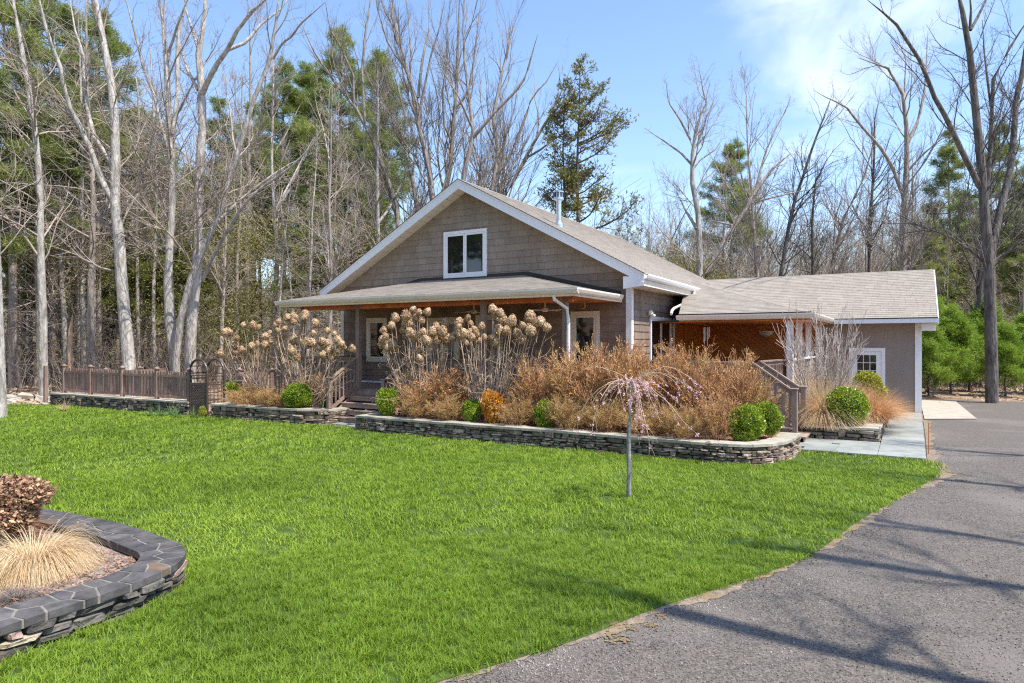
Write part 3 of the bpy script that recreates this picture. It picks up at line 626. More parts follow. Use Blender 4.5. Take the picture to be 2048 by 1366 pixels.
# eave soffit, fascia and gutter on the lit side
HP('soffit', MB().box(XR, XM+OX-0.01, 16.53, YB, 3.655, 3.675), M['soffit'])
HP('fascia', MB().box(XM+OX-0.012, XM+OX+0.012, 16.53, YB, 3.66, 3.95), M['cream'])
def gutter(p, q, outv, m='gutter', h=0.13, name='gutter'):
    p, q, o = Vector(p), Vector(q), Vector(outv)
    prof = [(0, 0), (0.07, 0), (0.095, 0.035), (0.12, h*0.72), (0.12, h), (0.108, h), (0.1, h*0.75), (0.06, 0.02), (0, 0.02)]
    mb = MB().prism([p + o*a + Vector((0, 0, z)) for a, z in prof], q-p); return HP(name, mb, M[m])
gutter((XM+OX+0.014, 16.5, 3.83), (XM+OX+0.014, 21.75, 3.80), (1, 0, 0), 'white')
# siding shingles
gab = [(XL, 0.9), (XR, 0.9), (XR, zr(XR, .245)), (XM, zr(XM, .245)), (XL, zr(XL, .245))]
def shingles(poly, O, U, Nn, z0, course, wr, holes=(), seed=5, t1=0.02):
    rr = random.Random(seed); res = []; u0, u1 = min(p[0] for p in poly), max(p[0] for p in poly); zt = max(p[1] for p in poly)
    z = z0; O = Vector(O); U = Vector(U); Nn = Vector(Nn)
    while z < zt:
        u = u0 - rr.uniform(0, 0.2)
        while u < u1:
            w = rr.uniform(*wr); q = clip([(u+0.0025, z+rr.uniform(0, 0.004)), (u+w-0.0025, z+rr.uniform(0, 0.004)), (u+w-0.0025, z+course+0.004), (u+0.0025, z+course+0.004)], poly)
            hid = any(h[0] < u and u+w < h[1] and h[2] < z and z+course < h[3] for h in holes)
            if len(q) >= 3 and parea(q) > 3e-4 and not hid:
                d = rr.uniform(-0.002, 0.002)
                top = [O + U*a + Vector((0, 0, b_)) + Nn*(0.006 + d + t1*(1-min(1, max(0, (b_-z)/course)))) for a, b_ in q]
                bot = [O + U*a + Vector((0, 0, b_)) + Nn*(-0.004) for a, b_ in q]; k = len(q)
                F = [tuple(range(k))] + [((i+1) % k, i, k+i, k+(i+1) % k) for i in range(k)]
                res.append((top+bot, F, (u+w/2, z+course/2)))
            u += w
        z += course
    return res
up = clip(gab, [(XL-1, 3.5), (XR+1, 3.5), (XR+1, 9), (XL-1, 9)])
lowp = clip(gab, [(XL-1, 0), (XR+1, 0), (XR+1, 3.5), (XL-1, 3.5)])
holes = [(-12.46, -10.92, 4.2, 5.62)]
SH = shingles(up, (0, Y0, 0), (1, 0, 0), (0, -1, 0), 3.5, 0.2, (0.15, 0.38), holes)
vis = [s for s in SH if s[2][1] > 3.5 + 0.65*min(1, max(0, (-6.6-s[2][0])/3.0)) - 0.12 and s[2][1] > 3.5 + 0.65*min(1, max(0, (s[2][0]+16.4)/3.0)) - 0.12]
vis.sort(key=lambda s: s[2][0], reverse=True); vid = set(id(s) for s in vis[:300]); ex_ = MB(); frontw = HP('shingle_siding', MB().box(XL+.002, XR-.002, Y0-0.004, Y0+0.002, 0.9, 3.5), M['shingle'])
for s in SH:
    if id(s) in vid: HP('shingle', mesh_from(s[0], s[1], M['shingle'], name='shingle'), parent=frontw)
    else: ex_.add(s[0], s[1])
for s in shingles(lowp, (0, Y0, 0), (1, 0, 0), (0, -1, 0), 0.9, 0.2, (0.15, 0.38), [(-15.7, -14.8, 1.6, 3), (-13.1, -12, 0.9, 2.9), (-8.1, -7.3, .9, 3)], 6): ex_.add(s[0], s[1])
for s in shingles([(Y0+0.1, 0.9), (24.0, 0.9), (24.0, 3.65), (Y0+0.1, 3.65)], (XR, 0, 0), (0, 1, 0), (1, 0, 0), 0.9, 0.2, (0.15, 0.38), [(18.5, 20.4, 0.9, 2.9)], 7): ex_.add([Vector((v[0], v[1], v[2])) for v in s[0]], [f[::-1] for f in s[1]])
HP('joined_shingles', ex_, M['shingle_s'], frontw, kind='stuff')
# corner trims
HP('corner_trim', MB().box(XR-0.13, XR+0.03, Y0-0.035, Y0+0.12, 0.3, 3.655), M['white'])
HP('corner_trim', MB().box(XL-0.03, XL+0.11, Y0-0.035, Y0+0.12, 0.3, 3.655), M['cream'])
HP('base_trim', MB().box(XL+.1, XR-.13, Y0-0.05, Y0, 0.86, 0.92), M['white'])
# frames with glazing. axis 'x': lies in the front wall; 'y': in the side wall
def window(x0, x1, z0, z1, panes, Y=Y0, fw=0.09, sash=0.055, m='white', name='window', label=None, gl='glass', axis='x', X=0, door=False, sill=False):
    def bx(mb, a0, a1, p0, p1, c0, c1):      # a along wall, p proud of the wall
        if axis == 'x': mb.box(a0, a1, Y-p1, Y-p0, c0, c1)
        else: mb.box(X+p0, X+p1, a0, a1, c0, c1)
    f = MB()
    bx(f, x0, x1, -0.02, 0.055, z1-fw, z1); bx(f, x0, x1, -0.02, 0.055, z0, z0+fw); bx(f, x0, x0+fw, -0.02, 0.054, z0+fw, z1-fw); bx(f, x1-fw, x1, -0.02, 0.054, z0+fw, z1-fw)
    fr = HP(name, f, M[m], label=label); n_ = panes; ww = (x1-x0-2*fw)/n_
    for i in range(n_):
        a, c_ = x0+fw+ww*i+0.004, x0+fw+ww*(i+1)-0.004; s_ = MB(); zz0, zz1 = z0+fw+0.004, z1-fw-0.004; k = sash
        bx(s_, a, c_, 0.0, 0.046, zz1-k, zz1); bx(s_, a, c_, 0.0, 0.046, zz0, zz0+k*(2 if door else 1)); bx(s_, a, a+k, 0.0, 0.045, zz0+k, zz1-k); bx(s_, c_-k, c_, 0.0, 0.045, zz0+k, zz1-k)
        HP('sash', s_, M[m], fr); g_ = MB(); bx(g_, a+k-.003, c_-k+.003, 0.0, 0.030, zz0+k-.003, zz1-k+.003); HP('pane', g_, M[gl], fr)
    return fr
window(-12.49, -10.89, 4.20, 5.64, 2, label='white double window high in the gable')
window(-15.70, -14.80, 1.56, 3.02, 1, m='cream', fw=0.11)
dr_ = window(-13.16, -11.90, 0.93, 2.98, 2, m='cream', fw=0.1, sash=0.1, name='patio_door', gl='glass_pale', door=True)
HP('door_handle', MB().box(-12.57, -12.54, Y0-0.09, Y0-0.04, 1.8, 1.95), M['black'], dr_)
window(-11.29, -10.35, 1.56, 3.04, 1, m='cream', fw=0.11)
window(-8.11, -7.24, 0.93, 3.06, 1, m='cream', fw=0.1, sash=0.07, name='glazed_door', door=True)
window(18.45, 20.42, 0.92, 2.95, 2, axis='y', X=XR, fw=0.08, sash=0.06, name='sliding_door', door=True, gl='glass')
# small lamp, thermometer and fans
def lathe(prof, n=16, ax=(0, 0)):
    V = []; F = []
    for r, z in prof:
        for j in range(n): V.append((ax[0]+r*math.cos(2*math.pi*j/n), ax[1]+r*math.sin(2*math.pi*j/n), z))
    k = len(prof)
    for i in range(k-1):
        for j in range(n): F.append((i*n+j, i*n+(j+1) % n, (i+1)*n+(j+1) % n, (i+1)*n+j))
    F += [tuple(range(n))[::-1], tuple(range((k-1)*n, k*n))]
    return MB().add(V, F)
cr_ = MB(); pts = []
for i in range(13):
    a = R_(-125 + 250*i/12); pts.append((0.085*math.cos(a)+0.0, 0, 0.095*math.sin(a)))
for i in range(12, -1, -1):
    a = R_(-125 + 250*i/12); pts.append((0.055*math.cos(a)-0.012, 0, 0.075*math.sin(a)))
for i in range(12):
    a, b_, c_, d = pts[i], pts[i+1], pts[24-i], pts[25-i]; cr_.prism([a, b_, c_, d], (0, -0.025, 0))
cr_.obj('wall_ornament', M['brass'], loc=(-7.72, Y0-0.03, 3.22), label='small golden crescent ornament hanging above the glazed porch door', cat='ornament')
wl = link('wall_lamp', None, loc=(-9.32, Y0-0.02, 3.02), label='grey box lamp on the porch wall behind the dried flowers', cat='lamp')
MB().prism([(-0.09, -0.11, -0.16), (0.09, -0.11, -0.16), (0.12, -0.17, 0.10), (-0.12, -0.17, 0.10)], (0, 0.08, 0)).obj('shade', M['glass_pale'], wl)
MB().box(-0.13, 0.13, -0.2, 0.0, 0.10, 0.125).obj('top_plate', M['siding'], wl); MB().box(-0.06, 0.06, -0.03, 0.0, -0.1, 0.1).obj('bracket', M['siding'], wl)
fl = link('floodlight', None, loc=(XR+0.02, 18.36, 3.02), label='white twin floodlight on the side wall by the sliding door', cat='lamp')
MB().box(0, 0.05, -0.05, 0.05, -0.05, 0.05).obj('mount', M['cream'], fl)
MB().tube([(0.04, -0.02, 0.0), (0.09, -0.1, 0.02), (0.13, -0.17, 0.03)], [0.03, 0.045, 0.06], 10).obj('lamp_head', M['cream'], fl, smooth=False)
MB().tube([(0.04, 0.02, 0.0), (0.09, 0.06, -0.03), (0.14, 0.09, -0.08)], [0.03, 0.045, 0.055], 10).obj('lamp_head', M['cream'], fl)
for k, px in enumerate((948, 1090)):
    p = onY(px, 606, 15.7)
    f_ = link('ceiling_fan', None, loc=(p.x, p.y, 3.08), label=('pale ceiling fan under the porch roof left of the middle post', 'pale ceiling fan under the porch roof near the downspout')[k], cat='ceiling fan', group='ceiling fans under the front porch')
    lathe([(0.02, -0.0), (0.02, 0.16)], 8).obj('rod', M['cream'], f_); lathe([(0.05, -0.07), (0.09, -0.05), (0.09, 0.02), (0.04, 0.05)], 14).obj('motor', M['cream'], f_)
    for j in range(4):
        a = j*math.pi/2 + 0.3 + k; MB().bar((0.08*math.cos(a), 0.08*math.sin(a), -0.03), (0.55*math.cos(a), 0.55*math.sin(a), -0.03), 0.12, 0.012).obj('blade', M['soffit'], f_)
# ---- front porch
FY = 14.0
PT = 3.47
roof_face('porch_roof', [(-16.42, FY, PT), (-6.60, FY, PT), (-9.65, Y0, 4.15), (-13.37, Y0, 4.15)], 0.1, seed=8)
roof_face('porch_roof', [(-6.60, FY, PT), (-6.60, Y0, PT), (-9.65, Y0, 4.15)], 0.1, seed=9)
roof_face('porch_roof', [(-16.42, Y0, PT), (-16.42, FY, PT), (-13.37, Y0, 4.15)], 0.1, seed=10)
HP('flashing', MB().prism([(-6.62, Y0-0.03, PT+0.02), (-9.62, Y0-0.03, 4.17), (-13.4, Y0-0.03, 4.17), (-16.4, Y0-0.03, PT+0.02), (-16.4, Y0-0.03, PT+0.09), (-13.5, Y0-0.03, 4.25), (-9.5, Y0-0.03, 4.26), (-6.62, Y0-0.03, PT+0.11)][:8], (0, 0.02, 0)), M['flash'])
HP('fascia', MB().box(-16.44, -6.58, FY-0.02, FY+0.01, PT-0.2, PT-0.01).box(-6.60, -6.578, FY, Y0-0.05, PT-0.2, PT-0.01).box(-16.442, -16.42, FY, Y0-0.05, PT-0.2, PT-0.01), M['gutter'])
gutter((-16.55, FY-0.022, PT-0.145), (-6.46, FY-0.022, PT-0.145), (0, -1, 0))
gutter((-6.576, FY-0.14, PT-0.145), (-6.576, Y0-0.25, PT-0.14), (1, 0, 0))
gutter((-16.444, FY-0.14, PT-0.145), (-16.444, Y0-0.1, PT-0.145), (-1, 0, 0))
cb = MB(); y = FY+0.02
ceil = HP('ceiling', MB().box(-16.4, -6.62, FY+0.01, Y0-0.03, PT-0.155, PT-0.13), M['under'])
for i in range(21):
    HP('ceiling_board', MB().box(-16.38, -6.63, y, y+0.136, PT-0.18, PT-0.16), M['pine_wood'], ceil); y += 0.14
beam = HP('beam', MB().box(-16.0, -6.85, 14.42, 14.52, PT-0.30, PT-0.185), M['pine_wood'])
FZ = 0.85
for px in (607, 717, 830, 967, 1131):
    p = onY(px, 685, 14.47); HP('porch_post', MB().add(*[(lambda V, F: ([(v[0]+p.x, v[1]+14.47, v[2]+(PT-0.18+FZ)/2) for v in V], F))(*chamfer(0.13, 0.13, PT-0.18-FZ, 0.008))][0]), M['post'])
dsp = [onY(1107, 590, 13.95), onY(1109, 599, 13.97), onY(1134, 617, 14.32), onY(1137, 640, 14.36)]; e = dsp[-1].copy(); e.z = 0.75; dsp.append(e)
HP('downspout', MB().tube(dsp, 0.042, 8), M['white'])
HP('downspout', MB().tube([(-5.72, 20.9, 3.82), (-5.75, 20.85, 3.62), (-5.80, 20.6, 3.48), (-5.80, 19.0, 3.18), (-5.78, 18.75, 3.10), (-5.72, 18.5, 3.0)], 0.04, 8), M['gutter'])
# porch deck boards, rim and skirt
def railing(p, q, name='railing', top=1.77, bot=0.97, sp=0.135, m='post', capm='post', lab=None):
    p, q = Vector((*p, 0)), Vector((*q, 0)); t = (q-p).normalized(); n_ = max(2, int((q-p).length/sp)); Z = lambda z: Vector((0, 0, z))
    r = HP(name, MB().bar(p+Z(top-0.02), q+Z(top-0.02), 0.12, 0.035), M[capm], label=lab)
    HP('upper_rail', MB().bar(p+Z(top-0.085), q+Z(top-0.085), 0.04, 0.09), M[m], r); HP('lower_rail', MB().bar(p+Z(bot), q+Z(bot), 0.04, 0.07), M[m], r)
    me = mesh_from(MB().box(-0.018, 0.018, -0.018, 0.018, bot, top-0.09).V, MB().box(-0.018, 0.018, -0.018, 0.018, bot, top-0.09).F, M[m], name='baluster')
    for i in range(n_):
        c_ = p + (q-p)*((i+0.5)/n_); HP('baluster', me, parent=r, loc=c_, rot=(0, 0, math.atan2(t.y, t.x)))
    return r
railing((-15.85, 14.47), (-13.66, 14.47)); railing((-11.66, 14.47), (-6.95, 14.47)); railing((-15.95, 14.5), (-15.95, 16.95))
dk = HP('porch_floor', MB().box(-15.98, -6.45, 14.4, 17.0, FZ-0.2, FZ-0.03), M['core']); y = 14.38
for i in range(18): HP('deck_board', MB().box(-16.0, -6.45, y, y+0.139, FZ-0.028, FZ), M['deck'], dk); y += 0.145
HP('rim_board', MB().box(-16.0, -6.45, 14.365, 14.395, FZ-0.26, FZ-0.03), M['deck']); HP('rim_board', MB().box(-16.02, -15.985, 14.365, 17, FZ-0.26, FZ-0.03), M['deck'])
HP('skirt', MB().box(-15.9, -6.45, 14.44, 14.46, 0.0, FZ-0.2), M['core'])
# front steps
def steps(name, x0, x1, ys, zs, axis, lab):
    s_ = MB()
    for i, (e_, z) in enumerate(zip(ys, zs)):
        pass
    return s_
st0 = HP('front_steps', MB().prism([(-13.74, 14.36, 0.0), (-13.74, 13.3, 0.0), (-13.74, 13.3, 0.12), (-13.74, 14.36, 0.80)], (0.04, 0, 0)).prism([(-11.84, 14.36, 0.0), (-11.84, 13.3, 0.0), (-11.84, 13.3, 0.12), (-11.84, 14.36, 0.80)], (0.04, 0, 0)).prism([(-12.82, 14.36, 0.0), (-12.82, 13.42, 0.0), (-12.82, 13.42, 0.10), (-12.82, 14.36, 0.76)], (0.04, 0, 0)), M['deck'], label='wide wooden front steps with railings')
for i in range(4):
    z = 0.17*(i+1); y = 13.26 + 0.275*i
    HP('tread', MB().box(-13.80, -11.78, y, y+0.30, z-0.03, z), M['deck'], st0); HP('riser', MB().box(-13.74, -11.82, y+0.03, y+0.055, z-0.13, z-0.031), M['deck'], st0)
HP('riser', MB().box(-13.74, -11.82, 14.35, 14.362, 0.7, 0.82), M['deck'], st0)
def stair_rail(parent, a, bt, zn, n_, w=0.10):
    """a: newel foot (x,y) low end, bt: top end (x,y); zn = (low newel foot z, top rail z low, top rail z high)"""
    a, bt = Vector((*a, 0)), Vector((*bt, 0)); z0, z1, z2 = zn
    V, F = chamfer(w, w, z1-z0+0.02, 0.006); HP('newel', MB().add([(v[0]+a.x, v[1]+a.y, v[2]+(z0+z1)/2) for v in V], F), M['post'], parent)
    HP('newel_cap', MB().add(*(lambda V, F: ([(v[0]+a.x, v[1]+a.y, v[2]+z1+0.025) for v in V], F))(*chamfer(w+0.04, w+0.04, 0.035, 0.01))), M['post'], parent)
    A, B = a + Vector((0, 0, z1-0.045)), bt + Vector((0, 0, z2-0.02)); HP('handrail', MB().bar(A, B, 0.10, 0.035), M['deck'], parent)
    dz = Vector((0, 0, -0.065)); HP('upper_rail', MB().bar(A+dz, B+dz, 0.04, 0.09), M['post'], parent)
    dz = Vector((0, 0, -0.84)); HP('lower_rail', MB().bar(A+dz, B+dz, 0.04, 0.09), M['post'], parent)
    for i in range(n_):
        p = A.lerp(B, (i+0.7)/n_); HP('baluster', MB().box(p.x-0.018, p.x+0.018, p.y-0.018, p.y+0.018, p.z-0.80, p.z-0.10), M['post'], parent)
stair_rail(st0, (-13.78, 13.38), (-13.78, 14.42), (0.17, 1.20, 1.77), 7); stair_rail(st0, (-11.80, 13.38), (-11.80, 14.42), (0.17, 1.20, 1.77), 7)
# ---- side deck, side porch
SY, SX = 15.65, -3.0
dk2 = HP('side_deck_floor', MB().prism([(-6.45, SY+.02, FZ-0.2), (SX-.02, SY+.02, FZ-0.2), (SX-.02, 17.2, FZ-0.2), (-2.72, 18.6, FZ-0.2), (-2.62, 24.0, FZ-0.2), (-6.45, 24.0, FZ-0.2)], (0, 0, 0.168)), M['core']); y = SY
while y < 24.0:
    xr = SX if y < 17.1 else (-2.78 if y < 18.6 else -2.66)
    HP('deck_board', MB().box(-6.45 if y < 17 else XR+.03, xr, y, y+0.139, FZ-0.028, FZ), M['deck'], dk2); y += 0.145
HP('rim_board', MB().box(-6.45, SX, SY-0.03, SY-0.002, FZ-0.25, FZ-0.005), M['white']); HP('skirt', MB().box(-6.4, SX-.05, SY+.03, SY+.05, 0, FZ-.2), M['core'])  # side rim coloured white to stand in for sunlight on the deck boards
railing((-6.4, SY+0.05), (SX-0.05, SY+0.05), capm='deck'); railing((-3.0, 16.70), (-2.80, 18.62), sp=0.12)
HP('railing_post', MB().box(SX-0.1, SX, SY, SY+0.1, 0.6, 1.72), M['post']); HP('railing_post', MB().box(SX-0.1, SX, 16.66, 16.76, 0.6, 1.72), M['post']); HP('railing_post', MB().box(-4.75, -4.65, SY, SY+0.1, 0.6, 1.72), M['post'])
st1 = HP('side_steps', MB().prism([(-3.0, 15.66, 0.0), (-2.0, 15.66, 0.0), (-2.0, 15.66, 0.12), (-3.0, 15.66, 0.80)], (0, 0.04, 0)).prism([(-3.0, 16.64, 0.0), (-2.0, 16.64, 0.0), (-2.0, 16.64, 0.12), (-3.0, 16.64, 0.80)], (0, 0.04, 0)), M['deck'], label='narrow wooden side steps leading to the bluestone path')
for i in range(4):
    z = 0.17*(i+1); x = -1.88 - 0.28*i
    HP('tread', MB().box(x-0.31, x, 15.60, 16.76, z-0.03, z), M['deck'], st1); HP('riser', MB().box(x-0.06, x-0.035, 15.66, 16.68, z-0.15, z-0.031), M['deck'], st1)
stair_rail(st1, (-2.12, 15.72), (-3.0, 15.70), (0.17, 1.16, 1.77), 6, 0.115); stair_rail(st1, (-2.05, 16.62), (-3.0, 16.66), (0.17, 1.16, 1.77), 6, 0.115)
PY_, PX_, PM, PZ = 18.5, -2.12, 0.31, 2.98
dH = (zr(PX_)-PZ)/(RS*-1+0) if False else None
# hip meets the main slope where both heights agree
d_ = (PZ - (RZ - RS*(PX_-XM)))/(RS-PM)
Hh = (PX_-d_, PY_+d_, PZ+PM*d_)
Vy = 23.6 + (Hh[2]-2.95)/0.5
yc = PY_ + (zr(XM+OX)-PZ)/PM      # where the front face reaches the main eave
roof_face('side_porch_roof', [(-5.5, PY_, PZ), (PX_, PY_, PZ), Hh], 0.1, seed=12)
roof_face('side_porch_roof', [(PX_, PY_, PZ), (PX_, 23.6, PZ), (Hh[0], Vy, Hh[2]), Hh], 0.1, seed=13)
xm = XM + (RZ-4.70)/RS
roof_face('garage_roof', [(PX_, 23.6, 2.95), (0.77, 23.6, 2.95), (0.77, EYR, 4.70), (xm, EYR, 4.70), (Hh[0], Vy, Hh[2])], 0.16, seed=14, label='tan shingled roof slope of the garage wing')
roof_face('garage_roof', [(0.77, 30.6, 2.95), (-6.2, 30.6, 2.95), (xm, EYR, 4.70), (0.77, EYR, 4.70)], 0.16, seed=15)
hc = MB(); A_, B_ = Vector((PX_, PY_, PZ)), Vector(Hh); n_ = int((B_-A_).length/0.15)
for i in range(n_):
    p, q = A_.lerp(B_, i/n_), A_.lerp(B_, (i+0.99)/n_); sd = Vector((q-p).cross(Vector((0, 0, 1)))).normalized()*0.12; dz = Vector((0, 0, 0.12*PM*0.707))
    hc.prism([p+sd-dz+Vector((0, 0, .012)), p+Vector((0, 0, .03)), p-sd-dz+Vector((0, 0, .012)), p-Vector((0, 0, .02))], q-p)
HP('hip_cap', hc, M['asph'], kind='stuff')
gutter((-5.55, PY_-0.01, PZ-0.155), (PX_+0.12, PY_-0.01, PZ-0.155), (0, -1, 0)); gutter((PX_+0.01, PY_-0.13, PZ-0.155), (PX_+0.01, 23.5, PZ-0.155), (1, 0, 0))
HP('drip_edge', MB().box(-5.5, PX_+.02, PY_-0.05, PY_-0.02, PZ-0.02, PZ+0.012).box(PX_+.12, 0.78, 23.44, 23.58, 2.925, 2.955), M['flash'])
HP('fascia', MB().box(-5.5, PX_, PY_, PY_+0.02, PZ-0.17, PZ-0.02).box(PX_-.02, PX_, PY_+.02, 23.6, PZ-.17, PZ-.02), M['cream'])
HP('fascia', MB().box(PX_+.13, 0.80, 23.45, 23.57, 2.79, 2.92), M['white']); HP('soffit', MB().box(PX_, 0.72, 23.57, 24.07, 2.79, 2.81), M['soffit'])
HP('gable_fascia', MB().prism([(0.775, 23.5, 2.93), (0.775, EYR, 4.69), (0.775, EYR, 4.50), (0.775, 23.5, 2.74)], (0.03, 0, 0)), M['white'])
HP('eave_return', MB().box(EXR, 0.74, 23.75, 24.3, 2.56, 2.78), M['white'])
c2 = HP('side_porch_ceiling', MB().box(XR+.02, PX_-.03, PY_+.02, 24.0, 2.80, 2.82), M['under']); y = PY_+0.03
while y < 23.9: HP('ceiling_board', MB().box(-6.3 if y > 19 else -5.5, PX_-0.03, y, y+0.136, 2.775, 2.795), M['pine_wood'], c2); y += 0.14
# varnished diagonal boards on the porch's back wall, upright ones on the house side
bw = HP('board_wall', MB().box(XR+.03, -2.62, 24.0, 24.05, FZ, 2.78), M['under'])
rect = [(-6.3, FZ+.02), (-2.64, FZ+.02), (-2.64, 2.77), (-6.3, 2.77)]; w_ = 0.13; k = -70
dx_, dz_ = math.cos(R_(-38)), math.sin(R_(-38)); nx2, nz2 = -dz_, dx_
for i in range(-60, 60):
    o0 = i*w_; c_ = (-4.5 + nx2*o0, 1.8 + nz2*o0); c1_ = (c_[0]+nx2*(w_-0.008), c_[1]+nz2*(w_-0.008))
    q = clip([(c_[0]-9*dx_, c_[1]-9*dz_), (c_[0]+9*dx_, c_[1]+9*dz_), (c1_[0]+9*dx_, c1_[1]+9*dz_), (c1_[0]-9*dx_, c1_[1]-9*dz_)], rect)
    if len(q) >= 3 and parea(q) > 0.002: HP('wall_board', MB().prism([(a, 23.997, z) for a, z in q], (0, -0.018, 0)), M['wallpine'], bw)
bw2 = HP('board_wall', MB().box(XR-.01, XR+0.028, 20.75, 23.98, FZ, 2.78), M['under']); y = 20.78
while y < 23.9: HP('wall_board', MB().box(XR+.028, XR+.046, y, y+0.122, FZ, 2.77), M['wallpine'], bw2); y += 0.13
HP('corner_trim', MB().box(XR, XR+.06, 20.64, 20.74, FZ, 2.95), M['white'])
for y in (18.72, 20.35, 22.5): HP('porch_post', MB().box(-2.72, -2.57, y, y+0.15, FZ-.2 if y > 19 else 0.5, 2.78), M['white'])
hw = HP('half_wall', MB().box(-2.70, -2.60, 18.88, 24.0, 0.0, 1.72), M['siding'])
hm = MB()
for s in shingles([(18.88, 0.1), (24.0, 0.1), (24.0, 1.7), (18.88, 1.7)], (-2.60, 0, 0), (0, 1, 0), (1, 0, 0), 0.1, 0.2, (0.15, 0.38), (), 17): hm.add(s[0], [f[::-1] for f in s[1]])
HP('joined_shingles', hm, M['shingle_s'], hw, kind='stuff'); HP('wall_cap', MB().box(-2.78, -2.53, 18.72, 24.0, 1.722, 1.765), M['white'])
# garage wing front
HP('corner_trim', MB().box(EXR-0.16, EXR+0.02, EY0-0.025, EY0+0.12, 0.02, 2.79), M['white']); HP('corner_trim', MB().box(-2.58, -2.44, EY0-0.025, EY0-0.002, 0.3, 2.79), M['white'])
gd = HP('garage_side_door', MB().box(-1.62, -0.60, EY0-0.04, EY0, 1.93, 2.03).box(-1.62, -1.52, EY0-0.04, EY0, 0.05, 1.93).box(-0.70, -0.60, EY0-0.04, EY0, 0.05, 1.93), M['white'], label='white panelled door with small panes')
HP('door_slab', MB().box(-1.52, -0.70, EY0-0.018, EY0, 0.06, 1.93), M['white'], gd)
HP('door_frame_lip', MB().box(-1.52, -0.70, EY0-0.026, EY0-0.02, 1.90, 1.93), M['cream'], gd)
for i in range(3):
    for j in range(3): HP('pane', MB().box(-1.38+0.183*i, -1.38+0.183*i+0.163, EY0-0.022, EY0-0.019, 1.80-0.25*(j+1)+0.02, 1.80-0.25*j), M['glass'], gd)
HP('door_panel', MB().box(-1.40, -0.83, EY0-0.024, EY0-0.0185, 0.2, 0.9), M['cream'], gd); HP('door_knob', MB().box(-0.80, -0.76, EY0-0.06, EY0-0.02, 0.95, 1.0), M['black'], gd)
HP('garage_footing', MB().box(EXR-1.0, EXR+.01, EY0-0.012, EY0, 0.0, 0.06), M['concrete'])
# chimney pipe on the near slope
cx, cy = -9.02, 18.05; cz = zr(cx)
ch = HP('stove_pipe', lathe([(0.078, cz-0.1), (0.078, cz+0.83)], 20, (cx, cy)), M['steel'], smooth=False)
HP('flashing_cone', lathe([(0.15, cz-0.09), (0.15, cz+0.04), (0.11, cz+0.09), (0.083, cz+0.13)], 20, (cx, cy)), M['steel'], ch)
HP('pipe_cap', lathe([(0.085, cz+0.76), (0.15, cz+0.79), (0.15, cz+0.83), (0.14, cz+0.99), (0.155, cz+1.0), (0.155, cz+1.035), (0.08, cz+1.06)], 20, (cx, cy)), M['steel'], ch)
sc_ = MB()
for j in range(10):
    a = 2*math.pi*j/10; sc_.box(cx+0.143*math.cos(a)-.018, cx+0.143*math.cos(a)+.018, cy+0.143*math.sin(a)-.018, cy+0.143*math.sin(a)+.018, cz+0.85, cz+0.99)
HP('cap_screen', sc_, M['black'], ch, kind='stuff')
# wind chime and bowl lamp on the side porch
wc_ = at(1413, 650, 19.6); wcR = link('wind_chime', None, loc=(wc_.x, wc_.y, 2.775), label='silver wind chime hanging from the side porch ceiling', cat='wind chime')
lathe([(0.12, -0.1), (0.12, -0.08)], 16).obj('top_disc', M['lattice'], wcR); MB().tube([(0, 0, -0.09), (0, 0, 0.0)], 0.004, 5).obj('cord', M['black'], wcR)
for j in range(6):
    a = j*math.pi/3; MB().tube([(0.085*math.cos(a), 0.085*math.sin(a), -0.13), (0.085*math.cos(a), 0.085*math.sin(a), -0.42-0.05*j)], 0.009, 8).obj('chime_tube', M['steel'], wcR)
bl = at(1530, 670, 22.6); blo = link('bowl_lamp', None, loc=(bl.x, 23.96, 2.52), label='cream scalloped bowl lamp on the varnished porch wall', cat='lamp')
V = []; F = []; nA, nB = 28, 7
for i in range(nB+1):
    t = i/nB
    for j in range(nA+1):
        a = math.pi*j/nA; rr_ = 0.25*math.sin(t*1.35+0.22)*(1 + 0.07*abs(math.sin(a*5.5))*(t)); V.append((rr_*math.cos(a), -rr_*math.sin(a)*0.8, -0.13 + 0.2*t**1.5))
for i in range(nB):
    for j in range(nA): F.append((i*(nA+1)+j, i*(nA+1)+j+1, (i+1)*(nA+1)+j+1, (i+1)*(nA+1)+j))
link('bowl', mesh_from(V, F, M['cream'], True), blo); MB().box(-0.05, 0.05, -0.02, 0.015, -0.12, 0.0).obj('bracket', M['brass'], blo)

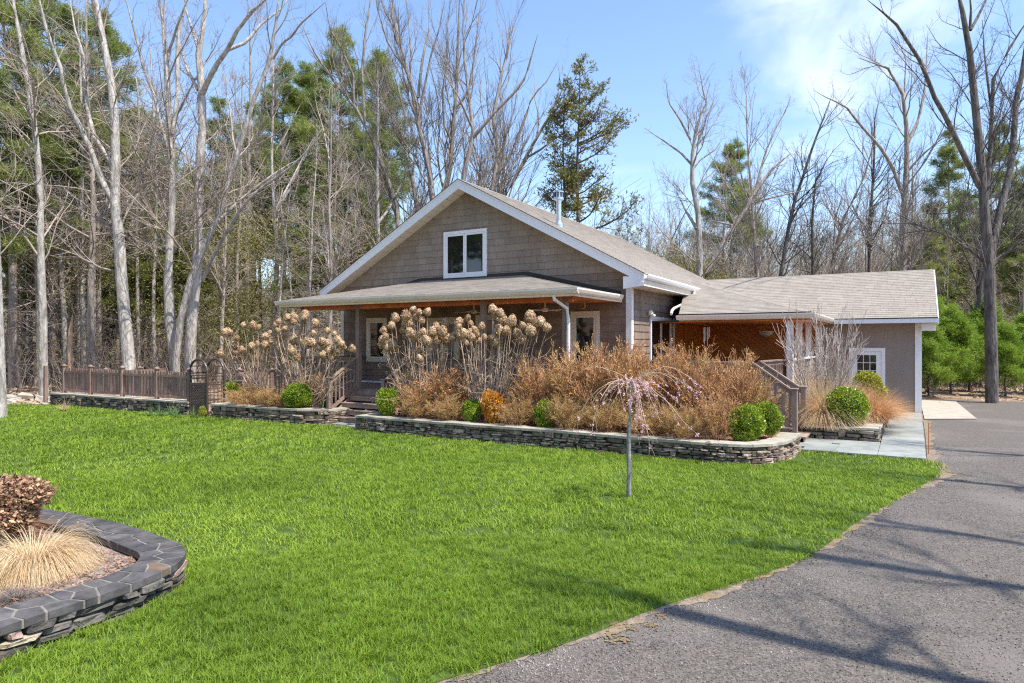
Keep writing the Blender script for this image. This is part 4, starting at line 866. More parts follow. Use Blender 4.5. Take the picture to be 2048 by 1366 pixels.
# ------------------------------------------------------------------ picket fence and arbor
fe = link('picket_fence', None, loc=(-22, 12.45, 0), label='brown wooden picket fence on the low stone wall', cat='fence')
fo = Vector((-22, 12.45, 0))
def fence_run(root, ro, p, q, posts, z0=0.42, z1=1.30, sp=0.078):
    p, q = Vector((*p, 0)), Vector((*q, 0)); t = (q-p).normalized(); an = math.atan2(t.y, t.x)
    bm_ = MB().box(-0.024, 0.024, -0.01, 0.01, z0+0.06, z1); pk = mesh_from(bm_.V, bm_.F, M['fence'], name='picket')
    for s_ in posts:
        c_ = p + (q-p)*s_; V, F = chamfer(0.11, 0.11, z1-z0+0.14, 0.006); link('post', mesh_from(V, F, M['fence'], name='post'), root, loc=(c_.x-ro.x, c_.y-ro.y, (z0+z1)/2+0.03-0.04), rot=(0, 0, an))
        cp_ = MB().prism([(-.085, -.085, 0), (.085, -.085, 0), (.085, .085, 0), (-.085, .085, 0)], (0, 0, .03)).add([(-.06, -.06, .03), (.06, -.06, .03), (.06, .06, .03), (-.06, .06, .03), (0, 0, .09)], [(0, 1, 4), (1, 2, 4), (2, 3, 4), (3, 0, 4)])
        cp_.obj('post_cap', M['fence'], root, loc=(c_.x-ro.x, c_.y-ro.y, z1+0.06), rot=(0, 0, an))
    for i in range(len(posts)-1):
        a, b_ = p + (q-p)*posts[i], p + (q-p)*posts[i+1]; o3 = Vector((ro.x, ro.y, 0))
        for z, hh in ((z1-0.14, 0.075), (z0+0.10, 0.075)): MB().bar(a-o3+Vector((0, 0, z)), b_-o3+Vector((0, 0, z)), 0.05, hh).obj('rail', M['fence'], root)
        L_ = (b_-a).length; n_ = int((L_-0.12)/sp)
        for j in range(n_):
            c_ = a + (b_-a)*((0.06 + (L_-0.12)*(j+0.5)/n_)/L_); link('picket', pk, root, loc=(c_.x-ro.x, c_.y-ro.y, 0), rot=(random.uniform(-.012, .012), random.uniform(-.012, .012), an))
P0, P1 = onY(128, 685, 12.42), onY(379, 685, 12.5)
ps = [0.0] + [((onY(x, 685, 12.45).x - P0.x)/(P1.x-P0.x)) for x in (182, 244, 312)] + [1.0]
fence_run(fe, fo, (P0.x, 12.42), (P1.x, 12.5), ps)
fe2 = link('picket_fence', None, loc=(-17.2, 13.6, 0), label='brown picket fence between the arbor and the porch behind dried hydrangeas', cat='fence')
fence_run(fe2, Vector((-17.2, 13.6, 0)), (-17.45, 13.3), (-16.05, 14.6), [0, 0.5, 1.0], 0.40)
fe3 = link('picket_fence', None, loc=(-26, 13, 0), label='side run of brown picket fence going back from the far corner', cat='fence')
fence_run(fe3, Vector((-26, 13, 0)), (P0.x-0.05, 12.55), (-27.5, 17.5), [0, 0.33, 0.66, 1.0], 0.1, 1.1)
ab = link('garden_arbor', None, loc=(-18.1, 12.6, 0), label='small dark arched arbor with a lattice gate in the fence gap', cat='arbor')
ax0, ax1, ay0, ay1 = -0.42, 0.42, -0.22, 0.34
for yy_ in (ay0, ay1):
    pts = [(ax0, yy_, 0.0), (ax0, yy_, 1.25)] + [(-0.42*math.cos(math.pi*i/12), yy_, 1.28+0.42*math.sin(math.pi*i/12)) for i in range(1, 12)] + [(ax1, yy_, 1.25), (ax1, yy_, 0.0)]
    MB().tube(pts, 0.036, 8).obj('arch', M['arbor'], ab)
for i in range(0, 13, 2):
    a = math.pi*i/12; x, z = -0.42*math.cos(a), 1.28+0.42*math.sin(a); MB().bar((x, ay0-.05, z), (x, ay1+.05, z), 0.03, 0.03).obj('crossbar', M['arbor'], ab)
MB().bar((ax0, ay0, 1.13), (ax1, ay0, 1.16), 0.03, 0.04).obj('crossbar', M['arbor'], ab)
for z in (0.5, 0.95, 1.2):
    for x in (ax0, ax1): MB().bar((x, ay0, z), (x, ay1, z), 0.025, 0.03).obj('side_bar', M['arbor'], ab)
gt = link('lattice_gate', None, ab, loc=(0, 0, 0)); 
MB().box(-0.38, -0.33, -0.25, -0.21, 0.03, 1.0).box(0.33, 0.38, -0.25, -0.21, 0.03, 1.0).box(-0.33, 0.33, -0.25, -0.21, 0.93, 1.0).box(-0.33, 0.33, -0.25, -0.21, 0.03, 0.1).obj('gate_frame', M['lattice'], gt)
lt = MB(); rect = [(-0.33, 0.1), (0.33, 0.1), (0.33, 0.93), (-0.33, 0.93)]
for sg in (1, -1):
    for i in range(-14, 15):
        dx2, dz2 = math.cos(R_(45*sg)), math.sin(R_(45*sg)); n2x, n2z = -dz2, dx2; o0 = i*0.066; c_ = (n2x*o0, 0.5+n2z*o0); c1_ = (c_[0]+n2x*0.045, c_[1]+n2z*0.045)
        q = clip([(c_[0]-2*dx2, c_[1]-2*dz2), (c_[0]+2*dx2, c_[1]+2*dz2), (c1_[0]+2*dx2, c1_[1]+2*dz2), (c1_[0]-2*dx2, c1_[1]-2*dz2)], rect)
        if len(q) >= 3 and parea(q) > 5e-4: lt.prism([(a, -0.23+0.008*sg, z) for a, z in q], (0, -0.007, 0))
lt.obj('lattice', M['lattice'], gt, kind='stuff')
sp_ = link('side_trellis', None, ab)
tl = MB()
for i in range(4): tl.box(0.41, 0.425, ay0+0.08+0.13*i, ay0+0.105+0.13*i, 0.4, 1.05)
for i in range(7): tl.box(0.425, 0.435, ay0+0.03, ay1, 0.42+0.1*i, 0.445+0.1*i)
tl.obj('trellis_slats', M['lattice'], sp_, kind='stuff')
# ------------------------------------------------------------------ vegetation tools
def norm(a): return a/np.maximum(np.linalg.norm(a, axis=-1, keepdims=True), 1e-9)
def tube_arr(P, R, sides):
    """P [k,n,3], R [k,n] -> vertices, quads"""
    k, n, _ = P.shape; T = np.zeros_like(P); T[:, 1:-1] = P[:, 2:]-P[:, :-2]; T[:, 0] = P[:, 1]-P[:, 0]; T[:, -1] = P[:, -1]-P[:, -2]; T = norm(T)
    A = np.where(np.abs(T[:, :, 2:3]) < 0.9, np.array([0, 0, 1.0]), np.array([1.0, 0, 0])); X = norm(np.cross(T, A)); Y = np.cross(T, X)
    an = 2*np.pi*np.arange(sides)/sides
    V = P[:, :, None] + (X[:, :, None]*np.cos(an)[None, None, :, None] + Y[:, :, None]*np.sin(an)[None, None, :, None])*R[:, :, None, None]
    V = V.reshape(-1, 3); b = (np.arange(k)*n*sides)[:, None, None] + (np.arange(n-1)*sides)[None, :, None] + np.arange(sides)[None, None]
    b2 = (np.arange(k)*n*sides)[:, None, None] + (np.arange(n-1)*sides)[None, :, None] + ((np.arange(sides)+1) % sides)[None, None]
    F = np.stack([b, b2, b2+sides, b+sides], -1).reshape(-1, 4); return V, F
def join(parts):
    V = []; F = []; o = 0
    for v, f in parts:
        if len(v) == 0: continue
        V.append(v); F.append(f+o); o += len(v)
    return np.vstack(V), np.vstack(F)
def resample(pts, rad, n):
    pts = np.array(pts, float); rad = np.array(rad, float); d = np.r_[0, np.cumsum(np.linalg.norm(np.diff(pts, axis=0), axis=1))]; t = np.linspace(0, d[-1], n)
    return np.stack([np.interp(t, d, pts[:, i]) for i in range(3)], 1), np.interp(t, d, rad)
def grow(P, R, nch, ratio, ang, up, wig, npts, r, t0=0.25, t1=1.0, rfac=0.6, lmin=0.1, tipr=0.25, flat=None, lens=None, lk=0.03):
    """children of the branches P[k,n,3]"""
    k, n, _ = P.shape; seg = np.linalg.norm(np.diff(P, axis=1), axis=2); Lp = seg.sum(1)
    pk = r.choice(k, nch, p=Lp/Lp.sum()); t = r.uniform(t0, t1, nch); f = t*(n-1); i = np.minimum(f.astype(int), n-2); w = (f-i)[:, None]
    S = P[pk, i]*(1-w) + P[pk, i+1]*w; T = norm(P[pk, i+1]-P[pk, i]); r0 = (R[pk, i]*(1-w[:, 0]) + R[pk, i+1]*w[:, 0])
    q = r.normal(size=(nch, 3)); q = norm(q - (q*T).sum(1, keepdims=True)*T)
    if flat is not None: q[:, 2] *= flat; q = norm(q)
    a = r.normal(ang, ang*0.28, nch)[:, None]; D = norm(T*np.cos(a) + q*np.sin(a)); L_ = (Lp[pk] if lens is None else lens)*ratio*(1.15-0.75*t)*r.uniform(0.6, 1.25, nch); L_ = np.maximum(L_, lmin)
    C_ = np.zeros((nch, npts, 3)); C_[:, 0] = S; st = (L_/(npts-1))[:, None]
    for j in range(1, npts):
        D = norm(D + r.normal(size=(nch, 3))*wig + np.array([0, 0, up])); C_[:, j] = C_[:, j-1] + D*st
    rr = np.minimum(r0*rfac, L_*lk+0.0015)[:, None]*np.linspace(1, tipr, npts)[None]
    return C_, rr
LIMB_SIDES = 8
def tree_mesh(limbs, seed, n1=40, n2=260, n3=1100, n4=0, big=None, up=0.12, ang=0.75, t0=0.25, wig=0.16, l1=0.30, thin=1.0):
    """limbs: list of (pts, radii) -> trunk mesh arrays and twig arrays"""
    r = np.random.default_rng(seed); P = []; R = []
    for pts, rad in limbs: p, q = resample(pts, rad, 12); P.append(p); R.append(q)
    P = np.array(P); R = np.array(R)
    # small natural waver of the limbs
    V0 = tube_arr(P, R, LIMB_SIDES)
    w = np.linalg.norm(np.diff(P, axis=1), axis=2).sum(1)
    P1, R1 = grow(P, R, n1, l1, ang, up, wig, 7, r, t0, 1.0, 0.5, 0.6, lk=0.0095)
    P2, R2 = grow(np.concatenate([P1, P1]), np.concatenate([R1, R1]), n2, 0.48, ang, up*0.6, wig*1.2, 5, r, 0.15, 1.0, 0.6, 0.35, lk=0.010)
    P3, R3 = grow(P2, R2, n3, 0.6, ang*0.95, up*0.5, wig*1.3, 4, r, 0.1, 1.0, 0.65, 0.2, lk=0.010)
    R2 = np.maximum(R2, 0.0045*thin); R3 = np.maximum(R3, 0.003*thin)
    parts = [tube_arr(P1, R1, 5), tube_arr(P2, R2, 3), tube_arr(P3, R3, 3)]
    if n4:
        P4, R4 = grow(P3, R3, n4, 0.7, ang, up*0.4, wig*1.3, 3, r, 0.1, 1.0, 0.8, 0.12); parts.append(tube_arr(P4, np.maximum(R4, 0.0028*thin), 3))
    return V0, join(parts)
def pxlimb(pts, w, d, dd=0.0, r=None):
    """limb traced as pixels -> world at distance d (drifting by dd towards its tip); w: widths in photograph pixels at both ends"""
    n = len(pts); P = []; 
    for i, (x, y) in enumerate(pts):
        t = i/(n-1); q = at(x, y, d + dd*t); P.append(tuple(q))
    ws = np.linspace(w[0], w[1], n)/2/1340*d; ws[-1] *= 0.3; ws[-2] *= 0.8
    return (P, ws)
def ground_foot(limb):
    P, w = limb; x, y, z = P[0]
    if z > 0.0: P.insert(0, (x+0.02, y, -0.1)); w = np.r_[w[0]*1.12, w]
    return (P, w)
def tree(name, label, limbs, seed, d, group=None, bark='bark', cat='tree', base=None, **k):
    limbs = [ground_foot(limbs[0])] + list(limbs[1:])
    # swell at the foot
    P, w = limbs[0]; 
    v0, v1 = tree_mesh(limbs, seed, **k)
    b = Vector(P[0]); b.z = 0
    root = link(name, None, loc=b, label=label, cat=cat, group=group); off = np.array(b)
    link('trunk', mesh_from(v0[0]-off, v0[1], M[bark], True, name='trunk'), root)
    link('branches', mesh_from(v1[0]-off, v1[1], M['twig'] if bark == 'bark' else M[bark], True, name='branches'), root)
    return root
# ------------------------------------------------------------------ the trees one can tell apart
D1 = 27.0
tree('tree', 'pale thick trunk cut off by the left edge of the picture', [pxlimb([(-2, 836), (-6, 700), (-14, 450), (-24, 200), (-30, -60)], (30, 18), 19.6)], 1, 19.6, n1=14, n2=80, n3=300)
tree('tree', 'slim scarred pale trunk left of the picket fence', [pxlimb([(87, 797), (86, 640), (83, 560), (80, 460), (82, 385), (70, 260), (50, 130), (30, 30), (20, -60)], (17, 7), 26.0)], 2, 26, n1=34, n2=260, n3=1000, t0=0.3, up=0.0)
tree('tree', 'large leaning grey tree behind the middle of the fence, with two forked limbs', [
    pxlimb([(260, 745), (250, 640), (243, 560), (236, 440), (229, 400), (232, 300), (228, 190), (213, 130), (205, 60), (190, 0), (180, -60)], (25, 9), 28),
    pxlimb([(229, 410), (202, 360), (176, 284), (158, 249), (132, 202), (123, 140), (97, 76), (82, 18), (70, -40)], (12, 5), 28, -2),
    pxlimb([(226, 330), (187, 272), (173, 205), (167, 146), (168, 111), (150, 60), (140, 0)], (9, 4), 28, 2)], 3, 28, n1=44, n2=300, n3=1200)
tree('tree', 'straight twin-topped pale tree left of the arbor', [
    pxlimb([(352, 745), (338, 640), (335, 560), (340, 480), (345, 400), (343, 290), (337, 263), (331, 111), (325, 38), (314, -30)], (19, 5), 29),
    pxlimb([(343, 268), (356, 190), (354, 117), (358, 60), (372, 6), (376, -40)], (9, 5), 29, 1),
    pxlimb([(337, 105), (346, 80), (354, 53), (372, 6), (392, -40)], (6, 3), 29, -1),
    pxlimb([(337, 300), (322, 250), (308, 190), (285, 130), (272, 75), (258, 20), (245, -20)], (6, 3), 29, -1)], 4, 29, n1=34, n2=240, n3=1000)
tree('tree', 'big grey tree behind the arbor, forking high into spreading limbs', [
    pxlimb([(379, 745), (381, 657), (389, 595), (397, 481), (396, 380), (400, 316), (405, 263), (404, 176), (398, 117), (395, 88), (410, 29), (414, -40)], (23, 9), 30),
    pxlimb([(403, 192), (414, 165), (433, 129), (457, 97), (474, 61), (504, 23), (522, 8), (560, -30)], (12, 4), 30, -2),
    pxlimb([(455, 100), (492, 85), (520, 50), (560, 20), (590, -20)], (8, 3), 30, 1),
    pxlimb([(396, 180), (375, 140), (362, 97), (350, 60)], (7, 4), 30, 1),
    pxlimb([(396, 95), (385, 60), (372, 20), (366, -30)], (7, 4), 30, 1)], 5, 30, n1=38, n2=220, n3=800)
tree('tree', 'leaning forked tree crossing in front of the big grey one', [
    pxlimb([(352, 748), (352, 700), (366, 608), (391, 528), (412, 485), (437, 441), (446, 392), (476, 307), (502, 211), (525, 161), (546, 102), (552, 44), (560, -30)], (15, 6), 28.5),
    pxlimb([(546, 118), (565, 85), (584, 73), (600, 48), (619, 32), (650, 5)], (5, 3), 28.5, -1),
    pxlimb([(405, 560), (425, 512), (449, 472), (480, 417), (517, 380), (584, 333), (631, 285), (665, 245)], (8, 3), 28.5, -2),
    pxlimb([(437, 441), (480, 400), (530, 360), (575, 330), (640, 300)], (6, 2.5), 28.5, 2)], 6, 28.5, n1=30, n2=180, n3=700)
for i, (x, w, y1, lb) in enumerate(((183, 15, -40, 'rough grey pine trunk right of the slim scarred tree'), (168, 11, 30, 'pale smooth trunk beside the rough pine trunk'), (309, 8, 60, 'thin straight trunk between the two big grey trees'), (278, 8, 120, 'thin pale trunk just right of the large leaning tree'), (62, 9, 160, 'thin crooked trunk near the left edge'), (118, 11, 0, 'grey trunk standing back in the woods left of the fence'))):
    tree('tree', lb, [pxlimb([(x, 740), (x-3, 600), (x+(-1)**i*5, 400), (x-8+3*i, 200), (x-12, y1)], (w, w*0.45), 33+2*i)], 20+i, 33, bark='barkm' if i in (0, 5) else 'bark', n1=30, n2=170, n3=700, up=0.02, t0=0.3, ang=1.05)
# bare trees standing behind the gable
DB = 38
tree('tree', 'bare tree leaning left above the porch roof, nearest the gable on its left', [
    pxlimb([(800, 560), (794, 410), (771, 345), (745, 281), (727, 228), (695, 205), (654, 140), (619, 91), (600, 40)], (10, 3), DB),
    pxlimb([(730, 246), (724, 146), (730, 73), (739, 15), (745, -30)], (6, 3), DB, 1),
    pxlimb([(707, 210), (707, 152), (683, 97), (660, 58), (650, 0)], (5, 3), DB, -1)], 31, DB, n1=30, n2=170, n3=700, n4=700, l1=0.36, bark='barkm', up=0.22, ang=0.5)
tree('tree', 'slender bare tree second from the gable on its left', [
    pxlimb([(838, 560), (834, 400), (821, 345), (809, 284), (783, 249), (760, 202), (735, 150)], (10, 3), DB+1),
    pxlimb([(809, 290), (812, 240), (800, 190), (780, 120), (772, 40)], (5, 2.5), DB+1, 1)], 32, DB, n1=30, n2=170, n3=700, n4=700, l1=0.36, bark='barkm', up=0.22, ang=0.5)
tree('tree', 'tall bare many-stemmed tree just left of the gable peak', [
    pxlimb([(868, 560), (866, 400), (864, 348), (839, 272), (831, 205), (815, 140), (798, 88), (783, 58), (786, 0), (788, -40)], (12, 3), DB-1),
    pxlimb([(836, 195), (845, 117), (859, 58), (857, 0)], (6, 3), DB-1, 1),
    pxlimb([(838, 230), (850, 170), (862, 110), (878, 60), (890, 0)], (5, 2.5), DB-1, -1),
    pxlimb([(833, 210), (818, 170), (822, 110), (818, 50), (812, -10)], (5, 2.5), DB-1, 2)], 33, DB, n1=30, n2=170, n3=700, n4=700, l1=0.36, bark='barkm', up=0.25, ang=0.42)
tree('tree', 'bare tree rising straight behind the gable peak', [
    pxlimb([(885, 560), (888, 375), (906, 316), (906, 258), (912, 190), (915, 102), (918, 29), (920, -30)], (11, 3), DB+1),
    pxlimb([(910, 215), (935, 190), (945, 140), (955, 60), (962, 0)], (5, 2.5), DB+1, 1),
    pxlimb([(906, 290), (888, 250), (885, 180), (895, 120), (893, 50)], (5, 2.5), DB+1, -1)], 34, DB, n1=30, n2=170, n3=700, n4=700, l1=0.36, bark='barkm', up=0.25, ang=0.42)
tree('tree', 'bare dark tree right of the gable peak with crooked trunk', [
    pxlimb([(905, 560), (923, 358), (944, 300), (947, 270), (944, 226), (935, 182), (929, 120), (926, 50), (930, -20)], (10, 3), DB-2),
    pxlimb([(946, 275), (958, 262), (988, 226), (1032, 182), (1052, 153), (1064, 109), (1075, 70)], (8, 3), DB-2, -1),
    pxlimb([(988, 226), (1000, 160), (1020, 90), (1030, 30)], (5, 2.5), DB-2, 1)], 35, DB, n1=30, n2=170, n3=700, n4=700, l1=0.36, bark='barkm', up=0.22, ang=0.45)
tree('tree', 'bare fan-shaped tree over the upper roof slope', [
    pxlimb([(960, 560), (985, 373), (997, 329), (994, 256), (982, 226), (997, 188), (1002, 139), (1017, 95), (1024, 40)], (10, 3), DB),
    pxlimb([(990, 350), (1012, 330), (1032, 285), (1052, 232), (1064, 191), (1090, 168), (1117, 121)], (7, 2.5), DB, -1),
    pxlimb([(975, 375), (958, 330), (948, 290), (925, 250)], (5, 2.5), DB, 1)], 36, DB, n1=30, n2=170, n3=700, n4=700, l1=0.36, bark='barkm', up=0.22, ang=0.45)
tree('tree', 'bare tree slanting right beside the hemlocks', [
    pxlimb([(985, 560), (1005, 387), (1029, 358), (1043, 323), (1076, 282), (1090, 241), (1120, 197), (1135, 150)], (9, 3), DB+2),
    pxlimb([(1046, 320), (1080, 300), (1120, 270), (1160, 235)], (5, 2), DB+2, 1)], 37, DB, n1=30, n2=170, n3=700, n4=700, l1=0.36, bark='barkm', up=0.18, ang=0.5)
# right of the house
tree('tree', 'pale forked bare tree rising where the two roofs meet', [
    pxlimb([(1400, 620), (1400, 560), (1398, 492), (1401, 445), (1384, 375), (1387, 325), (1382, 281), (1390, 256), (1415, 234), (1412, 193), (1400, 150)], (14, 3), 37),
    pxlimb([(1384, 330), (1362, 306), (1318, 275), (1289, 256)], (5, 2), 37, 1), pxlimb([(1382, 281), (1359, 237), (1337, 205), (1332, 161)], (5, 2), 37, -1),
    pxlimb([(1393, 457), (1371, 420), (1354, 385)], (8, 3), 37, 1), pxlimb([(1385, 340), (1400, 320), (1430, 300), (1450, 270)], (4, 2), 37, 0)], 41, 37, n1=44, n2=300, n3=1300, up=0.1, ang=0.7)
tree('tree', 'dark tree leaning right above the garage roof with a broken limb', [
    pxlimb([(1380, 640), (1408, 556), (1444, 492), (1469, 451), (1500, 407), (1525, 357), (1551, 331), (1582, 306)], (13, 4), 38),
    pxlimb([(1510, 390), (1520, 345), (1532, 303), (1547, 265), (1570, 224), (1582, 193)], (6, 2), 38, 1), pxlimb([(1500, 407), (1545, 395), (1590, 385), (1640, 375)], (4, 2), 38, -1),
    pxlimb([(1469, 451), (1440, 445), (1415, 440), (1405, 460)], (4, 2), 38, 1)], 42, 38, bark='barkm', n1=44, n2=280, n3=1200, up=0.08, ang=0.75)
for i, (lb, pts, w) in enumerate((('dark trunk curving right above the middle of the garage roof', [(1545, 640), (1562, 552), (1576, 460), (1592, 391), (1614, 331), (1629, 281), (1648, 234), (1660, 200)], 9),
        ('straight dark trunk with a broken top above the garage roof', [(1626, 640), (1626, 549), (1624, 440), (1631, 363), (1637, 335)], 7),
        ('slender trunk leaning right above the garage roof', [(1640, 640), (1661, 542), (1686, 438), (1721, 372), (1738, 330), (1750, 260)], 7),
        ('thin upright dark tree left of the forked bare tree', [(1738, 640), (1738, 542), (1740, 445), (1746, 366), (1749, 287), (1749, 240), (1760, 190)], 7))):
    tree('tree', lb, [pxlimb(pts, (w, 2.5), 40+i*2)], 43+i, 40, bark='barkd' if i != 2 else 'barkm', n1=34, n2=220, n3=900, up=0.12, ang=0.7, t0=0.35)
tree('tree', 'bare forked tree with a long arching limb above the garage ridge', [
    pxlimb([(1806, 660), (1806, 545), (1806, 420), (1812, 369), (1815, 292), (1812, 231), (1803, 166), (1785, 140), (1755, 128), (1715, 115)], (14, 3), 37),
    pxlimb([(1804, 385), (1784, 332), (1766, 301), (1748, 280), (1717, 246), (1689, 209), (1661, 200), (1628, 181)], (8, 2), 37, -1),
    pxlimb([(1816, 285), (1837, 240), (1851, 172), (1852, 141), (1856, 60)], (7, 2), 37, 1), pxlimb([(1816, 340), (1850, 305), (1880, 280), (1915, 262)], (4, 2), 37, -1),
    pxlimb([(1812, 231), (1808, 200), (1812, 120), (1790, 60)], (4, 2), 37, 1)], 48, 37, bark='barkm', n1=46, n2=300, n3=1400, up=0.12, ang=0.6)
tree('tree', 'big dark shaggy-barked tree at the end of the driveway', [
    pxlimb([(1984, 806), (1983, 700), (1980, 600), (1975, 480), (1969, 420), (1963, 338), (1954, 246), (1944, 148), (1935, 61), (1920, 6), (1908, -50)], (23, 8), 24.5),
    pxlimb([(1978, 520), (1992, 460), (2000, 420), (2021, 338), (2030, 246), (2030, 210), (2043, 154), (2052, 90), (2060, 20)], (15, 7), 24.5, 1),
    pxlimb([(1960, 375), (1923, 301), (1895, 240), (1861, 181), (1849, 135), (1815, 83), (1791, 46), (1766, 25), (1735, 0)], (11, 3), 24.5, -2),
    pxlimb([(1941, 60), (1955, 35), (1972, 0), (1985, -30)], (6, 4), 24.5, 1), pxlimb([(1940, 60), (1942, 20), (1938, -30)], (6, 4), 24.5, 0)], 51, 24.5, bark='barkd', n1=46, n2=300, n3=1400, up=0.1, ang=0.65)
tree('tree', 'dark forked tree just behind the shaggy one', [
    pxlimb([(1956, 770), (1958, 600), (1966, 480), (1974, 384), (1980, 307), (1984, 215), (1987, 154), (2003, 117), (2030, 83), (2055, 40)], (10, 5), 34),
    pxlimb([(1984, 230), (1975, 160), (1968, 100), (1965, 40)], (5, 3), 34, 1), pxlimb([(1960, 560), (1950, 480), (1940, 430)], (5, 3), 34, 1)], 52, 34, bark='barkd', n1=36, n2=260, n3=1100, up=0.1, ang=0.65)

# ------------------------------------------------------------------ conifers
def conifer(h, r0, nb, seed, crown=0.3, spread=0.16, droop=-0.02, tufts=9000, tl=0.22, tw=0.05, ntri=3, shape=1.0, lean=0.0, asym=0.0, dead=30, upc=0.05, ripple=0.4):
    """returns trunk arrays, dead/live branch arrays, needle arrays"""
    r = np.random.default_rng(seed); n = 14; z = np.linspace(0, h, n); P = np.stack([np.cumsum(r.normal(0, 0.035, n))+lean*z, np.cumsum(r.normal(0, 0.035, n)), z], 1)[None]; R = (r0*(1-0.93*np.linspace(0, 1, n)))[None]; R[0, 0] *= 1.15
    tr = tube_arr(P, R, 8)
    def ring(k, t0, t1, mult):
        t = np.sort(r.uniform(t0, t1, k)); f = t*(n-1); i = np.minimum(f.astype(int), n-2); w = (f-i)[:, None]; S = P[0, i]*(1-w)+P[0, i+1]*w
        a = r.uniform(0, 6.283, k); tt = (t-crown)/(1-crown); ln = h*spread*np.clip(1-tt, 0.06, 1)**shape*np.minimum(1, 0.45+tt*4)*r.uniform(1-ripple, 1+ripple*0.5, k)*mult
        ln *= 1 + asym*np.cos(a-0.6)
        D = np.stack([np.cos(a), np.sin(a), np.full(k, 0.12)+0.5*np.clip(tt, 0, 1)**2], 1); D = norm(D); m = 6; B = np.zeros((k, m, 3)); B[:, 0] = S
        for j in range(1, m): D = norm(D + r.normal(size=(k, 3))*0.10 + np.array([0, 0, droop + upc*(j/m)])); B[:, j] = B[:, j-1] + D*(ln/(m-1))[:, None]
        rad = np.minimum(ln*0.016+0.006, 0.07)[:, None]*np.linspace(1, 0.25, m)[None]; return B, rad
    B, rb = ring(nb, crown, 0.99, 1.0); parts = [tube_arr(B, rb, 4)]
    if dead:
        Bd, rd = ring(dead, 0.05, crown+0.1, 0.55); parts.append(tube_arr(Bd, rd*0.7, 3)); Bt, rt = grow(Bd, rd, dead*7, 0.45, 0.8, -0.03, 0.2, 4, r, 0.2, 1.0, 0.5, 0.2); parts.append(tube_arr(Bt, np.maximum(rt, 0.004), 3))
    S2, r2 = grow(B, rb, nb*8, 0.42, 0.85, 0.06, 0.15, 4, r, 0.25, 1.0, 0.5, 0.15, flat=0.35); parts.append(tube_arr(S2, r2, 3))
    # needle tufts along the side shoots and branch ends
    pk = r.integers(0, len(S2), tufts); t = r.uniform(0.15, 1.0, tufts)*(S2.shape[1]-1); i = np.minimum(t.astype(int), S2.shape[1]-2); w = (t-i)[:, None]
    c_ = S2[pk, i]*(1-w)+S2[pk, i+1]*w + r.normal(0, 0.11, (tufts, 3)); ax = norm(norm(S2[pk, i+1]-S2[pk, i])*0.8 + np.array([0, 0, 0.3]))
    tris = []
    for _ in range(ntri):
        d = norm(ax + r.normal(0, 0.65, (tufts, 3)))*tl*r.uniform(0.6, 1.3, (tufts, 1)); s_ = norm(np.cross(d, r.normal(size=(tufts, 3))))*tw/2
        tris.append(np.stack([c_-s_*0.4, c_+s_*0.4, c_+d*0.55+s_, c_+d], 1))
    T = np.concatenate(tris); NV = T.reshape(-1, 3); NF = np.arange(len(NV)).reshape(-1, 4)
    return tr, join(parts), (NV, NF)
def conifer_proto(**k):
    nm = k.pop('needle'); bk = k.pop('bark', 'barkd'); a, b_, c_ = conifer(**k)
    return (mesh_from(a[0], a[1], M[bk], True, 'trunk'), mesh_from(b_[0], b_[1], M[bk], True, 'branches'), mesh_from(c_[0], c_[1], M[nm], False, 'needles'))
def put(name, proto, loc, label, group=None, rot=0.0, s=1.0, sz=None, names=('trunk', 'branches', 'foliage'), cat='tree', tilt=(0, 0)):
    ro = link(name, None, loc=loc, rot=(tilt[0], tilt[1], rot), scale=(s, s, sz or s), label=label, cat=cat, group=group)
    for me, nn in zip(proto, names):
        if me is not None: link(nn, me, ro)
    return ro
pineA = conifer_proto(h=20, r0=0.24, nb=110, seed=61, crown=0.42, spread=0.19, tufts=26000, tl=0.24, tw=0.032, shape=0.75, dead=46, needle='pine', bark='barkm')
pineB = conifer_proto(h=18, r0=0.21, nb=90, seed=62, crown=0.5, spread=0.17, tufts=20000, tl=0.24, tw=0.032, shape=0.7, dead=60, needle='pine', bark='barkd')
pineC = conifer_proto(h=16, r0=0.19, nb=120, seed=63, crown=0.3, spread=0.17, tufts=26000, tl=0.22, tw=0.032, shape=0.8, dead=40, needle='pine', bark='barkm')
youngp = conifer_proto(h=5.0, r0=0.05, nb=90, seed=64, crown=0.12, spread=0.34, tufts=14000, tl=0.17, tw=0.028, shape=0.75, dead=8, upc=0.2, needle='pine_young')
hemA = conifer_proto(h=15.0, r0=0.17, nb=85, seed=65, crown=0.2, spread=0.20, droop=0.03, tufts=6000, tl=0.17, tw=0.06, shape=0.55, dead=10, asym=0.35, upc=0.14, ripple=0.7, needle='hemlock')
hemB = conifer_proto(h=14.5, r0=0.13, nb=70, seed=66, crown=0.25, spread=0.13, droop=0.02, tufts=3200, tl=0.17, tw=0.06, shape=0.5, dead=10, upc=0.14, ripple=0.7, needle='hemlock')
def fg(x, d):
    a, b_ = ray(x); return Vector((a*d, b_*d, 0))
p = fg(1160, 38); put('hemlock_tree', hemA, p, 'tall thin-needled hemlock behind the stove pipe, fuller on its right', rot=0.2, s=1.2)
p = fg(1132, 39); put('hemlock_tree', hemB, p, 'sparse second hemlock standing just left of the taller one', rot=2, s=1.2)
def hgt(y, d): return CAM_H + (685-y)/1340*d
